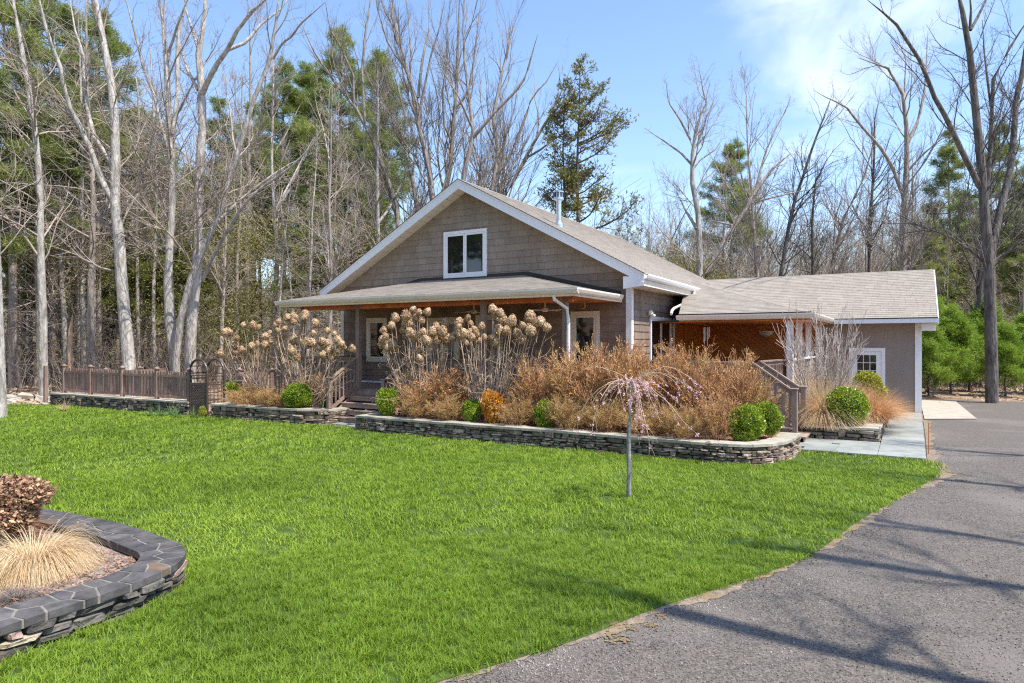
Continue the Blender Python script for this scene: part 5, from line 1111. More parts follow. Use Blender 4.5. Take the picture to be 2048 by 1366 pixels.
specs = [(105, 36, -60, 'A', 'tall yellow-green pine at the upper left behind the slim scarred trunk'), (215, 40, 20, 'B', 'tall pine crown between the slim scarred trunk and the large leaning tree'), (30, 33, -80, 'C', 'dense pine at the far left edge'),
         (160, 46, 120, 'C', 'bright pine crown low between the leaning tree and the left edge'), (285, 50, 250, 'B', 'pine filling the gap left of the twin-topped tree'), (440, 46, 195, 'C', 'broad pine right of the big grey tree'),
         (505, 52, 205, 'A', 'pine behind the leaning forked tree'), (565, 47, 120, 'A', 'full pine left of the tallest centre pine'), (632, 50, 125, 'B', 'dark trunked pine between two fuller ones'), (682, 48, 55, 'A', 'tallest pine above the left end of the porch roof'),
         (748, 52, 88, 'B', 'narrow pine nearest the bare trees left of the gable'), (620, 40, 300, 'C', 'low pine above the left porch gutter'), (720, 42, 380, 'C', 'low green pine beside the left roof slope'),
         (345, 44, 290, 'C', 'pine between the twin-topped tree and the big grey tree'), (236, 40, 330, 'C', 'low pine behind the foot of the large leaning tree'), (45, 38, 300, 'C', 'low bright pine beside the left edge'),
         (1463, 60, 280, 'B', 'solitary pine seen through the bare trees above the garage roof'), (1905, 48, 265, 'C', 'pine left of the shaggy dark tree'), (2000, 44, 245, 'A', 'broad pine behind the shaggy dark tree'), (2060, 38, 330, 'C', 'pine at the right edge of the picture'), (1875, 40, 440, 'C', 'low pine just past the end of the garage roof')]
PR = {'A': (pineA, 20), 'B': (pineB, 18), 'C': (pineC, 16)}
for i, (x, d, y, k_, lb) in enumerate(specs):
    pr, h0 = PR[k_]; H_ = hgt(y, d); s = H_/h0; put('pine_tree', pr, fg(x, d), lb, rot=i*1.7, s=max(0.7, min(s*1.05, 1.3)), sz=s)
yp = [(1858, 27.5, 640, 'bright young pine against the end of the garage'), (1900, 29, 615, 'tallest bright young pine left of the shaggy dark trunk'), (1938, 30.5, 655, 'young pine half hidden behind the shaggy dark trunk'), (2012, 27.5, 650, 'young pine just right of the shaggy dark trunk'), (2048, 29, 630, 'young pine cut by the right edge of the picture'), (1870, 33, 600, 'young pine standing back above the concrete apron'), (1975, 34, 600, 'young pine standing back behind the shaggy trunk')]
for i, (x, d, y, lb) in enumerate(yp):
    H_ = hgt(y, d); put('young_pine', youngp, fg(x, d), lb, rot=i*2.1, s=H_/5*1.0+0.12, sz=H_/5, cat='young pine')

# ------------------------------------------------------------------ woods behind: trees that nothing tells apart
def bare_proto(seed, h, r0, fork=0.4, dead=False, bark='barkm', n1=34, n2=220, n3=900):
    r = random.Random(seed); lean = r.uniform(-0.06, 0.06); pts = []; x = y = 0
    for i in range(9):
        z = h*i/8; pts.append((x, y, z)); x += h/8*lean + r.uniform(-.16, .16); y += r.uniform(-.16, .16)
    limbs = [(pts, np.linspace(r0, r0*0.12, 9))]
    for k in range(0 if dead else 3):
        i = r.randint(3, 6); a = r.uniform(0, 6.28); L_ = h*r.uniform(0.25, 0.4); q = [pts[i]]
        for j in range(1, 6): q.append((q[-1][0]+math.cos(a)*L_/5*0.5+r.uniform(-.1, .1), q[-1][1]+math.sin(a)*L_/5*0.5+r.uniform(-.1, .1), q[-1][2]+L_/5*0.85))
        limbs.append((q, np.linspace(r0*0.45, r0*0.08, 6)))
    v0, v1 = tree_mesh(limbs, seed, n1, n2, n3, up=0.0 if dead else 0.12, ang=1.15 if dead else 0.6, t0=0.12 if dead else 0.3, wig=0.14, l1=0.13 if dead else 0.3, thin=1.5)
    return (mesh_from(v0[0], v0[1], M[bark], True, 'trunk'), mesh_from(v1[0], v1[1], M['twig'], True, 'branches'), None)
bp = [bare_proto(71, 17, 0.17, bark='bark'), bare_proto(72, 15, 0.13), bare_proto(73, 19, 0.20, bark='barkm'), bare_proto(74, 12, 0.09, bark='bark'), bare_proto(75, 14, 0.12, bark='barkd')]
dp_ = [bare_proto(76, 15, 0.12, dead=True, bark='barkm', n1=90, n2=420, n3=1000), bare_proto(77, 12, 0.09, dead=True, bark='bark', n1=80, n2=380, n3=900)]
rb_ = random.Random(5); cntw = 0; placed = []
def free(x, y):
    if inpoly(np.array([x]), np.array([y]), lawn_poly)[0] or inpoly(np.array([x]), np.array([y]), drive_poly)[0]: return False
    return not (-20 < x < 2.5 and y < 33.5) and not (y < 15 and x > -27)
def wood(n, xr, dr, kinds, sc, grp, lab, mind=1.1):
    global cntw; k = 0; tries = 0
    while k < n and tries < n*40:
        tries += 1; px = rb_.uniform(*xr); d = math.sqrt(rb_.uniform(dr[0]**2, dr[1]**2)); p = fg(px, d)
        if not free(p.x, p.y) or any((p.x-a)**2+(p.y-b_)**2 < mind**2 for a, b_ in placed): continue
        placed.append((p.x, p.y)); pr = rb_.choice(kinds); dd_ = math.hypot(p.x, p.y); g_ = min(max((dd_-62)/95, 0), 1); z = g_*g_*(3-2*g_)*12 - 0.05
        s = rb_.uniform(*sc); put('background_tree', pr, (p.x, p.y, z), lab, grp, rb_.uniform(0, 6.28), s, s*rb_.uniform(0.9, 1.15), tilt=(rb_.uniform(-.05, .05), rb_.uniform(-.05, .05))); k += 1
wood(74, (-200, 760), (30, 62), bp[:3]+dp_*2, (0.8, 1.2), 'close-set woods trees behind the picket fence', 'one of the thin close-set trunks in the woods behind the picket fence')
wood(15, (-200, 760), (36, 66), [pineB, pineC], (0.6, 1.0), 'pines within the woods behind the fence', 'one of the shaded pines mixed into the woods behind the picket fence', 2.0)
wood(34, (760, 1400), (46, 80), bp, (0.7, 0.95), 'bare trees low behind the main roof', 'one of the thin bare trees low behind the main roof', 1.5)
wood(70, (1280, 2120), (40, 85), bp[1:], (0.55, 1.0), 'bare trees behind the garage roof', 'one of the thin bare trees crowded behind the garage roof', 1.3)
wood(20, (1290, 2120), (50, 90), [pineC, pineB], (0.4, 0.7), 'low pines behind the garage roof', 'one of the low pines among the bare trees behind the garage roof', 2.0)
wood(22, (1840, 2150), (31, 50), bp[3:]+dp_, (0.45, 0.8), 'thin trunks past the concrete apron', 'one of the thin trunks standing past the concrete apron', 0.8)
# far wood that reads as one mass
def brush(name, label, n, xr, dr, h, seed, m, wid=0.02, zoff=0.0, hr=1.0):
    r = np.random.default_rng(seed); px = r.uniform(*xr, n); d = np.sqrt(r.uniform(dr[0]**2, dr[1]**2, n)); t = (px-1024)/1340
    X = (-_s+_c*t)*d; Y = (_c+_s*t)*d; dd_ = np.hypot(X, Y); g_ = np.clip((dd_-62)/95, 0, 1); Z = g_*g_*(3-2*g_)*13
    k = ~inpoly(X, Y, lawn_poly) & ~inpoly(X, Y, drive_poly) & ~((X > -19) & (X < 2.2) & (Y < 32.5)) & ~((X > -27) & (Y < 16)); X, Y, Z = X[k], Y[k], Z[k]; n = len(X)
    P = np.zeros((n, 5, 3)); P[:, 0] = np.stack([X, Y, Z-0.05], 1); D = norm(np.stack([r.normal(0, 0.32, n), r.normal(0, 0.32, n), np.ones(n)], 1)); L_ = h*r.uniform(0.3, 1.15, n)[:, None]
    for j in range(1, 5): D = norm(D + r.normal(size=(n, 3))*0.22); P[:, j] = P[:, j-1] + D*L_/4
    R = np.linspace(1, 0.3, 5)[None]*wid*r.uniform(0.5, 1.3, n)[:, None]
    A = [tube_arr(P, R, 3)]; q, rr_ = grow(P, R, int(n*3.2*hr), 0.45, 0.8, 0.05, 0.25, 4, r, 0.2, 1, 0.6, 0.3); A.append(tube_arr(q, np.maximum(rr_, wid*0.22), 3))
    V, F = join(A); return link(name, mesh_from(V, F, m, True), kind='stuff', label=label)
M['brushwood'] = mat('brushwood', (0.17, 0.13, 0.10), (0.33, 0.27, 0.215), 6, 0.9, rnd=0.3, isl=True)
M['farwood'] = mat('far_twigs', (0.30, 0.25, 0.20), (0.44, 0.38, 0.315), 0.3, 0.9, rnd=0.25, isl=True, wpos=True, c3=(0.17, 0.18, 0.08), s3=0.06)
brush('undergrowth', 'tangled bare undergrowth among the trunks behind the picket fence', 2600, (-260, 760), (28, 55), 3.2, 81, M['brushwood'], 0.016)
brush('undergrowth', 'tangled bare undergrowth past the concrete apron', 1300, (1835, 2200), (30, 46), 2.6, 82, M['brushwood'], 0.014)
brush('far_woods', 'far bare woods that close the view behind the trees on the left', 3000, (-400, 900), (60, 105), 8.5, 83, M['farwood'], 0.05, hr=1.6)
brush('far_woods', 'far bare woods that close the view behind the garage roof', 5200, (850, 2400), (52, 100), 14.5, 84, M['farwood'], 0.045, hr=1.6)
# green understorey masses
def leafmass(name, label, n, boxes, m, seed, s=(0.10, 0.05)):
    r = np.random.default_rng(seed); C_ = []
    for (px0, px1, d0, d1, z0, z1, w) in boxes:
        k = int(n*w); nc = max(3, k//160); px = r.uniform(px0, px1, nc); d = r.uniform(d0, d1, nc); t = (px-1024)/1340; cz = r.uniform(z0, z1, nc)
        cc = np.stack([(-_s+_c*t)*d, (_c+_s*t)*d, cz], 1); j = r.integers(0, nc, k); C_.append(cc[j] + r.normal(size=(k, 3))*np.array([0.8, 0.8, 0.45]))
    c_ = np.concatenate(C_); c_ = c_[c_[:, 2] > 0.1]; k = len(c_); d = norm(r.normal(size=(k, 3)) + np.array([0, 0, 0.2]))*s[0]*r.uniform(0.7, 1.4, (k, 1)); sd = norm(np.cross(d, r.normal(size=(k, 3))))*s[1]
    T = np.stack([c_, c_+d*0.5+sd, c_+d, c_+d*0.5-sd], 1); return link(name, mesh_from(T.reshape(-1, 3), np.arange(4*k).reshape(-1, 4), m), kind='stuff', label=label)
leafmass('evergreen_understorey', 'green hemlock sprays in the shade behind the fence and arbor', 70000, [(-50, 560, 33, 50, 1.0, 11.5, 0.6), (420, 760, 34, 46, 1.0, 9.0, 0.4)], M['hemlock'], 85, (0.17, 0.022))
leafmass('evergreen_understorey', 'olive green sprays behind the main roof and garage roof', 45000, [(1250, 1440, 42, 52, 4.0, 7.6, 0.6), (1800, 2100, 38, 50, 3, 9, 0.4)], M['hemlock'], 86, (0.18, 0.026))
# trees beside and behind the camera: they shade the drive and show in the panes
def shade_tree(x, y, h, r0, seed, lab, lean=(0, 0)):
    r = random.Random(seed); pts = [(x+lean[0]*h*i/8*(i/8), y+lean[1]*h*i/8*(i/8)+r.uniform(-.05, .05), h*i/8) for i in range(9)]; limbs = [(pts, np.linspace(r0, r0*0.3, 9))]
    for k in range(3):
        i = r.randint(5, 7); a = (k % 2)*math.pi + r.uniform(-.35, .35); L_ = h*r.uniform(0.2, 0.34); q = [pts[i]]
        for j in range(1, 6): q.append((q[-1][0]+math.cos(a)*L_/5*0.5, q[-1][1]+math.sin(a)*L_/5*0.5, q[-1][2]+L_/5*0.8))
        limbs.append((q, np.linspace(r0*0.5, r0*0.1, 6)))
    tree('tree', lab, limbs, seed, 1, n1=12, n2=70, n3=260, bark='barkm', up=0.2, ang=0.5, t0=0.6)
shade_tree(5.6, 4.9, 13.5, 0.17, 91, 'tall bare tree beyond the right edge whose shadow crosses the near drive')
shade_tree(7.6, 7.1, 16.0, 0.15, 92, 'tall bare tree beyond the right edge shading the middle of the drive')
shade_tree(8.2, 8.1, 15.5, 0.11, 93, 'slender bare tree beyond the right edge with a thin shadow on the drive', (0.02, 0.06))
shade_tree(9.5, 12.2, 16, 0.15, 94, 'tall bare tree beyond the right edge shading the far drive')
shade_tree(8.5, 16.0, 15, 0.13, 95, 'bare tree beyond the right edge by the apron, farthest of the roadside trees')
for i, (x, y, pr, s) in enumerate(((-29, -15, pineC, 1.2), (-33, -12, pineA, 1.1), (-37, -16, pineC, 1.3), (-41, -12, pineB, 1.2), (-46, -15, pineC, 1.3), (-23, -16, pineC, 1.2), (-35, -20, pineA, 1.2), (-28, -22, pineB, 1.2), (-52, -10, pineC, 1.2), (-44, -21, pineA, 1.2), (-19, -13, pineC, 1.1), (-14, -12, pineA, 0.9), (-20, -9, bp[0], 1), (-26, -13, pineC, 1.0), (-8, -15, bp[2], 1), (-31, -8, pineB, 1), (-2, -14, pineC, 0.9), (4, -16, pineA, 0.9), (-17, -17, pineB, 1.0), (-11, -19, pineC, 1.1), (10, -12, bp[1], 1), (14, -4, pineB, 0.9))):
    put('tree', pr, (x, y, 0), 'one of the trees across the drive behind the camera, seen only mirrored in the panes', 'trees across the drive behind the camera', i*1.3, s)
# ------------------------------------------------------------------ planting
def leaf_ball(seed, n, rad, leaf, mname, flat=0.92, bumps=9, rough=0.10):
    r = np.random.default_rng(seed); d = norm(r.normal(size=(n, 3))); bd = norm(r.normal(size=(bumps*4, 3))); b_ = np.max(d @ bd.T, axis=1); rr_ = rad*(0.72 + 0.31*np.clip((b_-0.7)/0.3, 0, 1))*(1 - np.abs(r.normal(0, rough, n)))
    c_ = d*rr_[:, None]*np.array([1, 1, flat]); a = norm(d*0.7 + r.normal(size=(n, 3))*0.8 + np.array([0, 0, 0.3]))*leaf*r.uniform(0.6, 1.3, (n, 1)); s_ = norm(np.cross(a, r.normal(size=(n, 3))))*leaf*0.33
    T = np.stack([c_, c_+a*0.5+s_, c_+a, c_+a*0.5-s_], 1); V, F = T.reshape(-1, 3), np.arange(4*n).reshape(-1, 4)
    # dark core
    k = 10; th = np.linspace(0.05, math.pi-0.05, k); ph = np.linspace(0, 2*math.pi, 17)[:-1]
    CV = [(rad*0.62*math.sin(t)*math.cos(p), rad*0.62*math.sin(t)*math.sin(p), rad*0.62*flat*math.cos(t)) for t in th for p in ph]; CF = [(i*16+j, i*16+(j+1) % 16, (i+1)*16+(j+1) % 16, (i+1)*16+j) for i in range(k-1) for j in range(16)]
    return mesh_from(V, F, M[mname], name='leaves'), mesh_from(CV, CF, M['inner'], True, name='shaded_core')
bx1 = leaf_ball(1, 7000, 0.5, 0.052, 'box'); bx2 = leaf_ball(2, 6500, 0.5, 0.055, 'box', bumps=6); bxy = leaf_ball(3, 3600, 0.5, 0.075, 'boxy', bumps=5, rough=0.2); bxo = leaf_ball(4, 3800, 0.5, 0.065, 'orange', bumps=4, rough=0.22)
def ball(name, pr, px, py, d, w, h, lab, cat='shrub', rot=0.0):
    """px,py centre pixel; w,h size in pixels at distance d"""
    p = at(px, py, d); W_, H_ = w/1340*d, h/1340*d
    ro = link(name, None, loc=(p.x, p.y, p.z-H_/2), label=lab, cat=cat)
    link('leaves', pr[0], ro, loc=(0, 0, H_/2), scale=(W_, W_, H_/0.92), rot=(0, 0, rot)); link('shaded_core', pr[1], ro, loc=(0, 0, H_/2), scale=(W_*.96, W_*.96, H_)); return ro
def bd(px, Y): return Y/ray(px)[1]
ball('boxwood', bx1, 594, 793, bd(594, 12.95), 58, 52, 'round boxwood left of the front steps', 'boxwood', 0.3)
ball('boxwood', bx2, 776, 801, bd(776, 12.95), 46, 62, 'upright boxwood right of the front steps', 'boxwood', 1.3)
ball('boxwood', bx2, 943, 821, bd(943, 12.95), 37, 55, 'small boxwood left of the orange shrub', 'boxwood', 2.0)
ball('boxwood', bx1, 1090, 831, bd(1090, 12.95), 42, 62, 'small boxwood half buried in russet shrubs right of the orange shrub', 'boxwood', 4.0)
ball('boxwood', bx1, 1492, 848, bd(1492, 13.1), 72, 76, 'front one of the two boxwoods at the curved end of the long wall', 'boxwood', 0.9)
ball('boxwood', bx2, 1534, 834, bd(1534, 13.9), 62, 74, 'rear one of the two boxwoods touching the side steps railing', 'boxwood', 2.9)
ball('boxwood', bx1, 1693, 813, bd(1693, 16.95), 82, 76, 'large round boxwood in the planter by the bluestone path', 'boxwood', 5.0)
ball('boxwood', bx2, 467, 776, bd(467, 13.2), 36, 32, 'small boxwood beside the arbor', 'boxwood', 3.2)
ball('variegated_shrub', bxy, 1738, 776, bd(1738, 19.5), 66, 66, 'yellow-green variegated shrub in front of the garage side door', 'shrub')
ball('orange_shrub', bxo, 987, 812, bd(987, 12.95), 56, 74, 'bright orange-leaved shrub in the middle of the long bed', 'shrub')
# russet spirea: fine arching twigs with small buds
def spirea(seed, h, w, n1, n2, n3, nl, ms, leaf=0.022, up=0.12, dome=0.8):
    r = np.random.default_rng(seed); a = r.uniform(0, 6.283, n1); sp = np.sqrt(r.uniform(0, 1, n1))*0.9; D = norm(np.stack([np.cos(a)*sp*w/h, np.sin(a)*sp*w/h, np.full(n1, 1.0)], 1)); L_ = h*(1.05-0.28*sp)*r.uniform(0.7, 1.1, n1); n = 6
    P = np.zeros((n1, n, 3)); P[:, 0] = np.stack([np.cos(a)*sp*w*0.25, np.sin(a)*sp*w*0.25, np.zeros(n1)], 1)
    for j in range(1, n): D = norm(D + r.normal(size=(n1, 3))*0.10 + np.array([0, 0, 0.02 - 0.05*(j/n)])); P[:, j] = P[:, j-1] + D*(L_/(n-1))[:, None]
    R = np.linspace(0.006, 0.0025, n)[None]*np.ones((n1, 1)); Q, RQ = grow(P, R, n2, 0.42, 0.55, up, 0.15, 4, r, 0.25, 1, 0.7, 0.1); Q2, RQ2 = grow(Q, RQ, n3, 0.6, 0.6, up, 0.2, 3, r, 0.1, 1, 0.8, 0.07)
    V, F = join([tube_arr(P, R, 4), tube_arr(Q, np.maximum(RQ, 0.003), 3), tube_arr(Q2, np.maximum(RQ2, 0.0023), 3)])
    A = np.concatenate([Q2, Q2]) if False else Q2; pk = r.integers(0, len(A), nl); t = r.uniform(0, 1, (nl, 1)); c_ = A[pk, 0]*(1-t)+A[pk, 2]*t + r.normal(0, 0.008, (nl, 3)); d = norm(r.normal(size=(nl, 3))+np.array([0, 0, 0.5]))*leaf*r.uniform(0.5, 1.4, (nl, 1)); s_ = norm(np.cross(d, r.normal(size=(nl, 3))))*leaf*0.3
    T = np.stack([c_, c_+d*0.5+s_, c_+d, c_+d*0.5-s_], 1)
    return mesh_from(V, F, M[ms[0]], True, name='twigs'), mesh_from(T.reshape(-1, 3), np.arange(4*nl).reshape(-1, 4), M[ms[1]], name='buds')
sp1 = spirea(11, 1.0, 0.8, 60, 620, 2900, 5200, ('spirea', 'spleaf'), leaf=0.026); sp2 = spirea(12, 1.0, 0.95, 60, 700, 3200, 6500, ('spirea', 'spyel'), up=0.05, leaf=0.028); sp3 = spirea(13, 1.0, 0.7, 60, 620, 2500, 5200, ('spirea', 'spleaf'), up=0.15, leaf=0.026)
def plant(name, pr, px, Y, ytop, w, lab, z0=0.3, rot=0.0, cat='shrub', group=None, names=('twigs', 'buds'), hs=1.0):
    d = bd(px, Y); a, b_ = ray(px); h = (CAM_H + (685-ytop)/1340*d - z0)*hs; W_ = w/1340*d
    ro = link(name, None, loc=(a*d, b_*d, z0), rot=(0, 0, rot), scale=(W_, W_, h), label=lab, cat=cat, group=group)
    for me, nn in zip(pr, names):
        if me is not None: link(nn, me, ro)
    return ro
SPL = [(sp1, 870, 13.5, 722, 120, 'tall russet spirea right of the upright boxwood'), (sp3, 905, 13.9, 726, 70, 'russet spirea behind the small boxwood, under the dried hydrangeas'), (sp2, 835, 12.95, 775, 62, 'low russet spirea between two boxwoods at the wall'),
       (sp2, 895, 12.95, 785, 62, 'low russet spirea just left of the small boxwood'), (sp2, 1035, 12.95, 778, 64, 'yellow-green spirea right of the orange shrub'), (sp1, 1085, 13.7, 690, 110, 'tall russet spirea below the porch downspout'),
       (sp1, 1165, 13.8, 670, 130, 'tall russet spirea in front of the glazed porch door'), (sp3, 1235, 13.9, 660, 120, 'tall russet spirea beside the corner of the house'), (sp1, 1310, 14.0, 676, 120, 'tall russet spirea in front of the sliding door'),
       (sp3, 1385, 14.1, 664, 125, 'tallest russet spirea in front of the side porch'), (sp1, 1455, 14.2, 684, 120, 'wide russet spirea before the side deck railing'), (sp1, 1515, 14.6, 735, 60, 'russet spirea hiding the side deck corner'),
       (sp2, 1140, 12.95, 778, 72, 'low yellow-green spirea right of the half buried boxwood'), (sp2, 1210, 13.0, 790, 70, 'low yellow-green spirea left of the little weeping tree'), (sp2, 1300, 12.95, 798, 84, 'low yellow-green spirea just right of the weeping tree trunk'),
       (sp2, 1372, 12.9, 800, 78, 'low russet spirea left of the front boxwood pair'), (sp1, 1432, 13.0, 775, 76, 'russet spirea against the front boxwood of the pair'),
       (sp1, 622, 13.6, 738, 50, 'russet spirea behind the round boxwood left of the steps'), (sp2, 500, 12.95, 765, 66, 'low golden spirea nearest the arbor'), (sp2, 553, 12.95, 768, 58, 'low golden spirea left of the round boxwood')]
for i, (pr, px, Y, yt, w, lb) in enumerate(SPL): plant('spirea', pr, px, Y, yt, w*1.05, lb, rot=i*1.9, hs=0.9)
# dried hydrangeas: every flower head a part
def head_mesh(seed, n=330):
    r = np.random.default_rng(seed); d = norm(r.normal(size=(n, 3))); rad = 0.5*(0.9+0.12*r.uniform(-1, 1, n)); sh = np.stack([d[:, 0]*(1-0.28*d[:, 2]), d[:, 1]*(1-0.28*d[:, 2]), d[:, 2]*1.1], 1); c_ = sh*rad[:, None]
    u = norm(np.cross(d, r.normal(size=(n, 3)))); v = np.cross(d, u); s_ = 0.075*r.uniform(0.7, 1.3, (n, 1)); lift = d*0.05*r.uniform(-1, 1, (n, 1))
    T = np.stack([c_-u*s_, c_-v*s_+lift, c_+u*s_, c_+v*s_-lift], 1); k = 7; th = np.linspace(0.1, math.pi-0.1, k)
    CV = np.array([(0.41*math.sin(t)*math.cos(p_)*(1-0.28*math.cos(t)), 0.41*math.sin(t)*math.sin(p_)*(1-0.28*math.cos(t)), 0.44*math.cos(t)) for t in th for p_ in np.linspace(0, 2*math.pi, 11)[:-1]]); CF = np.array([(i*10+j, i*10+(j+1) % 10, (i+1)*10+(j+1) % 10, (i+1)*10+j) for i in range(k-1) for j in range(10)])
    V, F = join([(T.reshape(-1, 3), np.arange(4*n).reshape(-1, 4)), (CV, CF)]); return mesh_from(V, F, M['hydr'], name='flower_head')
heads = [head_mesh(s) for s in range(5)]
z4 = lambda L_: [(400+x/4.452, 580+y/4.452) for x, y in L_]; z6 = lambda L_: [(700+x/4.552, 580+y/4.552) for x, y in L_]
HY = [('dried hydrangea nearest the arbor, left of the porch', (520, 782), 13.4, z4([(215, 380), (250, 370), (330, 425), (385, 310), (470, 320), (520, 330), (310, 490), (370, 530), (460, 495), (510, 480), (580, 410), (615, 385), (640, 430), (180, 565), (310, 555), (575, 490), (500, 600), (335, 600)])),
      ('full dried hydrangea in front of the porch corner post', (608, 775), 13.3, z4([(700, 280), (685, 305), (780, 245), (835, 235), (830, 280), (935, 215), (925, 245), (1025, 295), (750, 350), (690, 360), (1010, 385), (1135, 360), (1195, 390), (720, 400), (650, 460), (880, 455), (835, 440), (950, 470), (990, 465), (1085, 455), (1130, 470), (1225, 440), (1260, 480), (1260, 500), (1355, 520), (720, 520), (800, 500), (815, 540), (730, 560), (1150, 540), (820, 585), (1165, 600), (1240, 535), (1090, 490), (880, 600), (1085, 570)])),
      ('tall dried hydrangea beside the single porch window', (850, 790), 13.4, z6([(410, 250), (380, 320), (305, 365), (320, 420), (350, 480), (390, 500), (290, 450), (510, 230), (525, 300), (490, 360), (545, 385), (575, 425), (575, 175), (630, 200), (705, 195), (660, 275), (612, 240), (665, 445), (625, 540), (630, 620), (660, 385), (345, 520), (300, 490), (695, 455)])),
      ('small dried hydrangea in front of the patio door', (880, 760), 13.9, z6([(785, 330), (750, 375), (845, 375), (865, 305), (830, 420), (880, 440), (720, 405), (800, 460), (932, 430), (850, 465), (770, 440)])),
      ('dried hydrangea left of the middle porch post', (965, 790), 13.5, z6([(995, 300), (995, 330), (1070, 255), (1095, 300), (1035, 390), (1130, 360), (1150, 400), (1060, 480), (1200, 330), (1170, 455), (1225, 430), (1285, 430), (1320, 430), (1110, 430), (1000, 410), (1085, 380)])),
      ('tallest dried hydrangea right of the middle porch post', (985, 795), 13.2, z6([(1300, 175), (1370, 210), (1385, 265), (1475, 260), (1475, 285), (1425, 365), (1355, 370), (1340, 465), (1520, 390), (1572, 320), (1640, 240), (1680, 295), (1732, 290), (1640, 365), (1560, 440), (1790, 335), (1465, 280)]))]
for hi, (lb, (bx_, by_), Y, hs_) in enumerate(HY):
    r = np.random.default_rng(300+hi); b0 = onY(bx_, by_, Y); b0.z = 0.3; ro = link('dried_hydrangea', None, loc=b0, label=lb, cat='hydrangea'); pts = []; rad = []
    for k, (x, y) in enumerate(hs_):
        q = onY(x, y, Y + r.uniform(-0.45, 0.45)) - b0; s = r.uniform(0.15, 0.28); n_ = 6; mid = Vector((q.x*r.uniform(0.45, 0.85), q.y*r.uniform(0.4, 0.9), q.z*r.uniform(0.22, 0.42))); P_ = []
        foot = Vector((r.normal()*0.08, r.normal()*0.08, 0)); top = q - Vector((0, 0, s*0.4))
        for j in range(8):
            t = j/7; P_.append(tuple(foot*(1-t)**2 + mid*2*t*(1-t) + top*t*t + Vector((r.normal(), r.normal(), 0))*0.02*(j % 7 > 0)))
        pts.append(P_); rad.append(np.linspace(0.015, 0.0055, 8))
        link('flower_head', heads[k % 5], ro, loc=q, rot=(r.uniform(-.5, .5), r.uniform(-.5, .5), r.uniform(0, 6.28)), scale=(s, s, s*r.uniform(1.0, 1.2)))
    for k in range(len(hs_)//3):
        x, y = hs_[r.integers(0, len(hs_))]; q = onY(x, y, Y + r.uniform(-0.6, 0.6)) - b0; f_ = r.uniform(0.45, 0.85); q = Vector((q.x*f_*1.15, q.y*f_, q.z*f_*0.8)); mid = Vector((q.x*0.75, q.y*0.75, q.z*0.25)); P_ = []
        for j in range(8):
            t = j/7; P_.append(tuple(mid*2*t*(1-t) + q*t*t + Vector((r.normal(), r.normal(), r.normal()))*0.03*(j % 7 > 0)))
        pts.append(P_); rad.append(np.linspace(0.018, 0.004, 8))
    P_ = np.array(pts); R__ = np.array(rad); Q, RQ = grow(P_, R__, len(pts)*5, 0.34, 0.95, 0.05, 0.2, 5, r, 0.2, 0.9, 0.6, 0.15); Q2, RQ2 = grow(Q, RQ, len(pts)*7, 0.4, 0.7, 0.05, 0.2, 4, r, 0.2, 1, 0.6, 0.08)
    V, F = join([tube_arr(P_, R__, 5), tube_arr(Q, np.maximum(RQ, 0.003), 3), tube_arr(Q2, np.maximum(RQ2, 0.0025), 3)]); link('stems', mesh_from(V, F, M['hstem'], True, name='stems'), ro)
# ornamental grasses
def mound(seed, n, h, w, bw, droop=0.6, upright=0.0, up0=0.9, kmin=0.0):
    r = np.random.default_rng(seed); a = r.uniform(0, 6.283, n); k = kmin + (1-kmin)*r.uniform(0, 1, n)**0.6; m = 7; D = norm(np.stack([np.cos(a)*k*(1-upright), np.sin(a)*k*(1-upright), np.full(n, up0)], 1)); P = np.zeros((n, m, 3)); P[:, 0] = np.stack([np.cos(a)*k*w*0.12, np.sin(a)*k*w*0.12, np.zeros(n)], 1); L_ = h*r.uniform(0.7, 1.35, n)
    for j in range(1, m): D = norm(D + r.normal(size=(n, 3))*0.07 + np.stack([np.cos(a)*0.12, np.sin(a)*0.12, np.full(n, -droop*(j/m)**1.2)], 1)*k[:, None]); P[:, j] = P[:, j-1] + D*(L_/(m-1))[:, None]
    s_ = norm(np.stack([-np.sin(a)+r.normal(0, .5, n), np.cos(a)+r.normal(0, .5, n), r.normal(0, .2, n)], 1))*bw; W_ = np.linspace(1, 0.15, m)
    V = np.stack([P-s_[:, None]*W_[None, :, None], P+s_[:, None]*W_[None, :, None]], 2).reshape(-1, 3); V[:, 2] = np.maximum(V[:, 2], 0.01)
    b_ = (np.arange(n)*2*m)[:, None] + 2*np.arange(m-1)[None]; F = np.stack([b_, b_+1, b_+3, b_+2], -1).reshape(-1, 4); return V, F
V, F = mound(1, 5200, 0.60, 0.6, 0.0022, 1.5, up0=0.8, kmin=0.45); c_ = onG(75, 1205, 0.17)
g1 = link('ornamental_grass', mesh_from(V, F, M['straw']), loc=(-6.66, 2.95, 0.17), scale=(0.92, 0.92, 1.3), label='mound of straw-coloured ornamental grass in the near planter', cat='ornamental grass')
V, F = mound(2, 5200, 1.15, 0.8, 0.0048, 0.75)
gm = mesh_from(V, F, M['straw'], name='blades'); V, F = mound(3, 2600, 0.9, 0.8, 0.0045, 0.55); gr = mesh_from(V, F, M['strawr'], name='blades')
def gput(me, px, Y, s, lb, sz=None, z=0.27): 
    d = bd(px, Y); a, b_ = ray(px); return link('ornamental_grass', me, loc=(a*d, b_*d, z), rot=(0, 0, px), scale=(s, s, sz or s), label=lb, cat='ornamental grass')
gput(gm, 1648, 17.2, 0.85, 'tall pale ornamental grass right of the side steps', 0.8); gput(gm, 1640, 18.3, 1.0, 'pale ornamental grass against the half wall of the side porch', 0.92); gput(gm, 1690, 18.6, 1.0, 'pale ornamental grass behind the large round boxwood', 0.72)
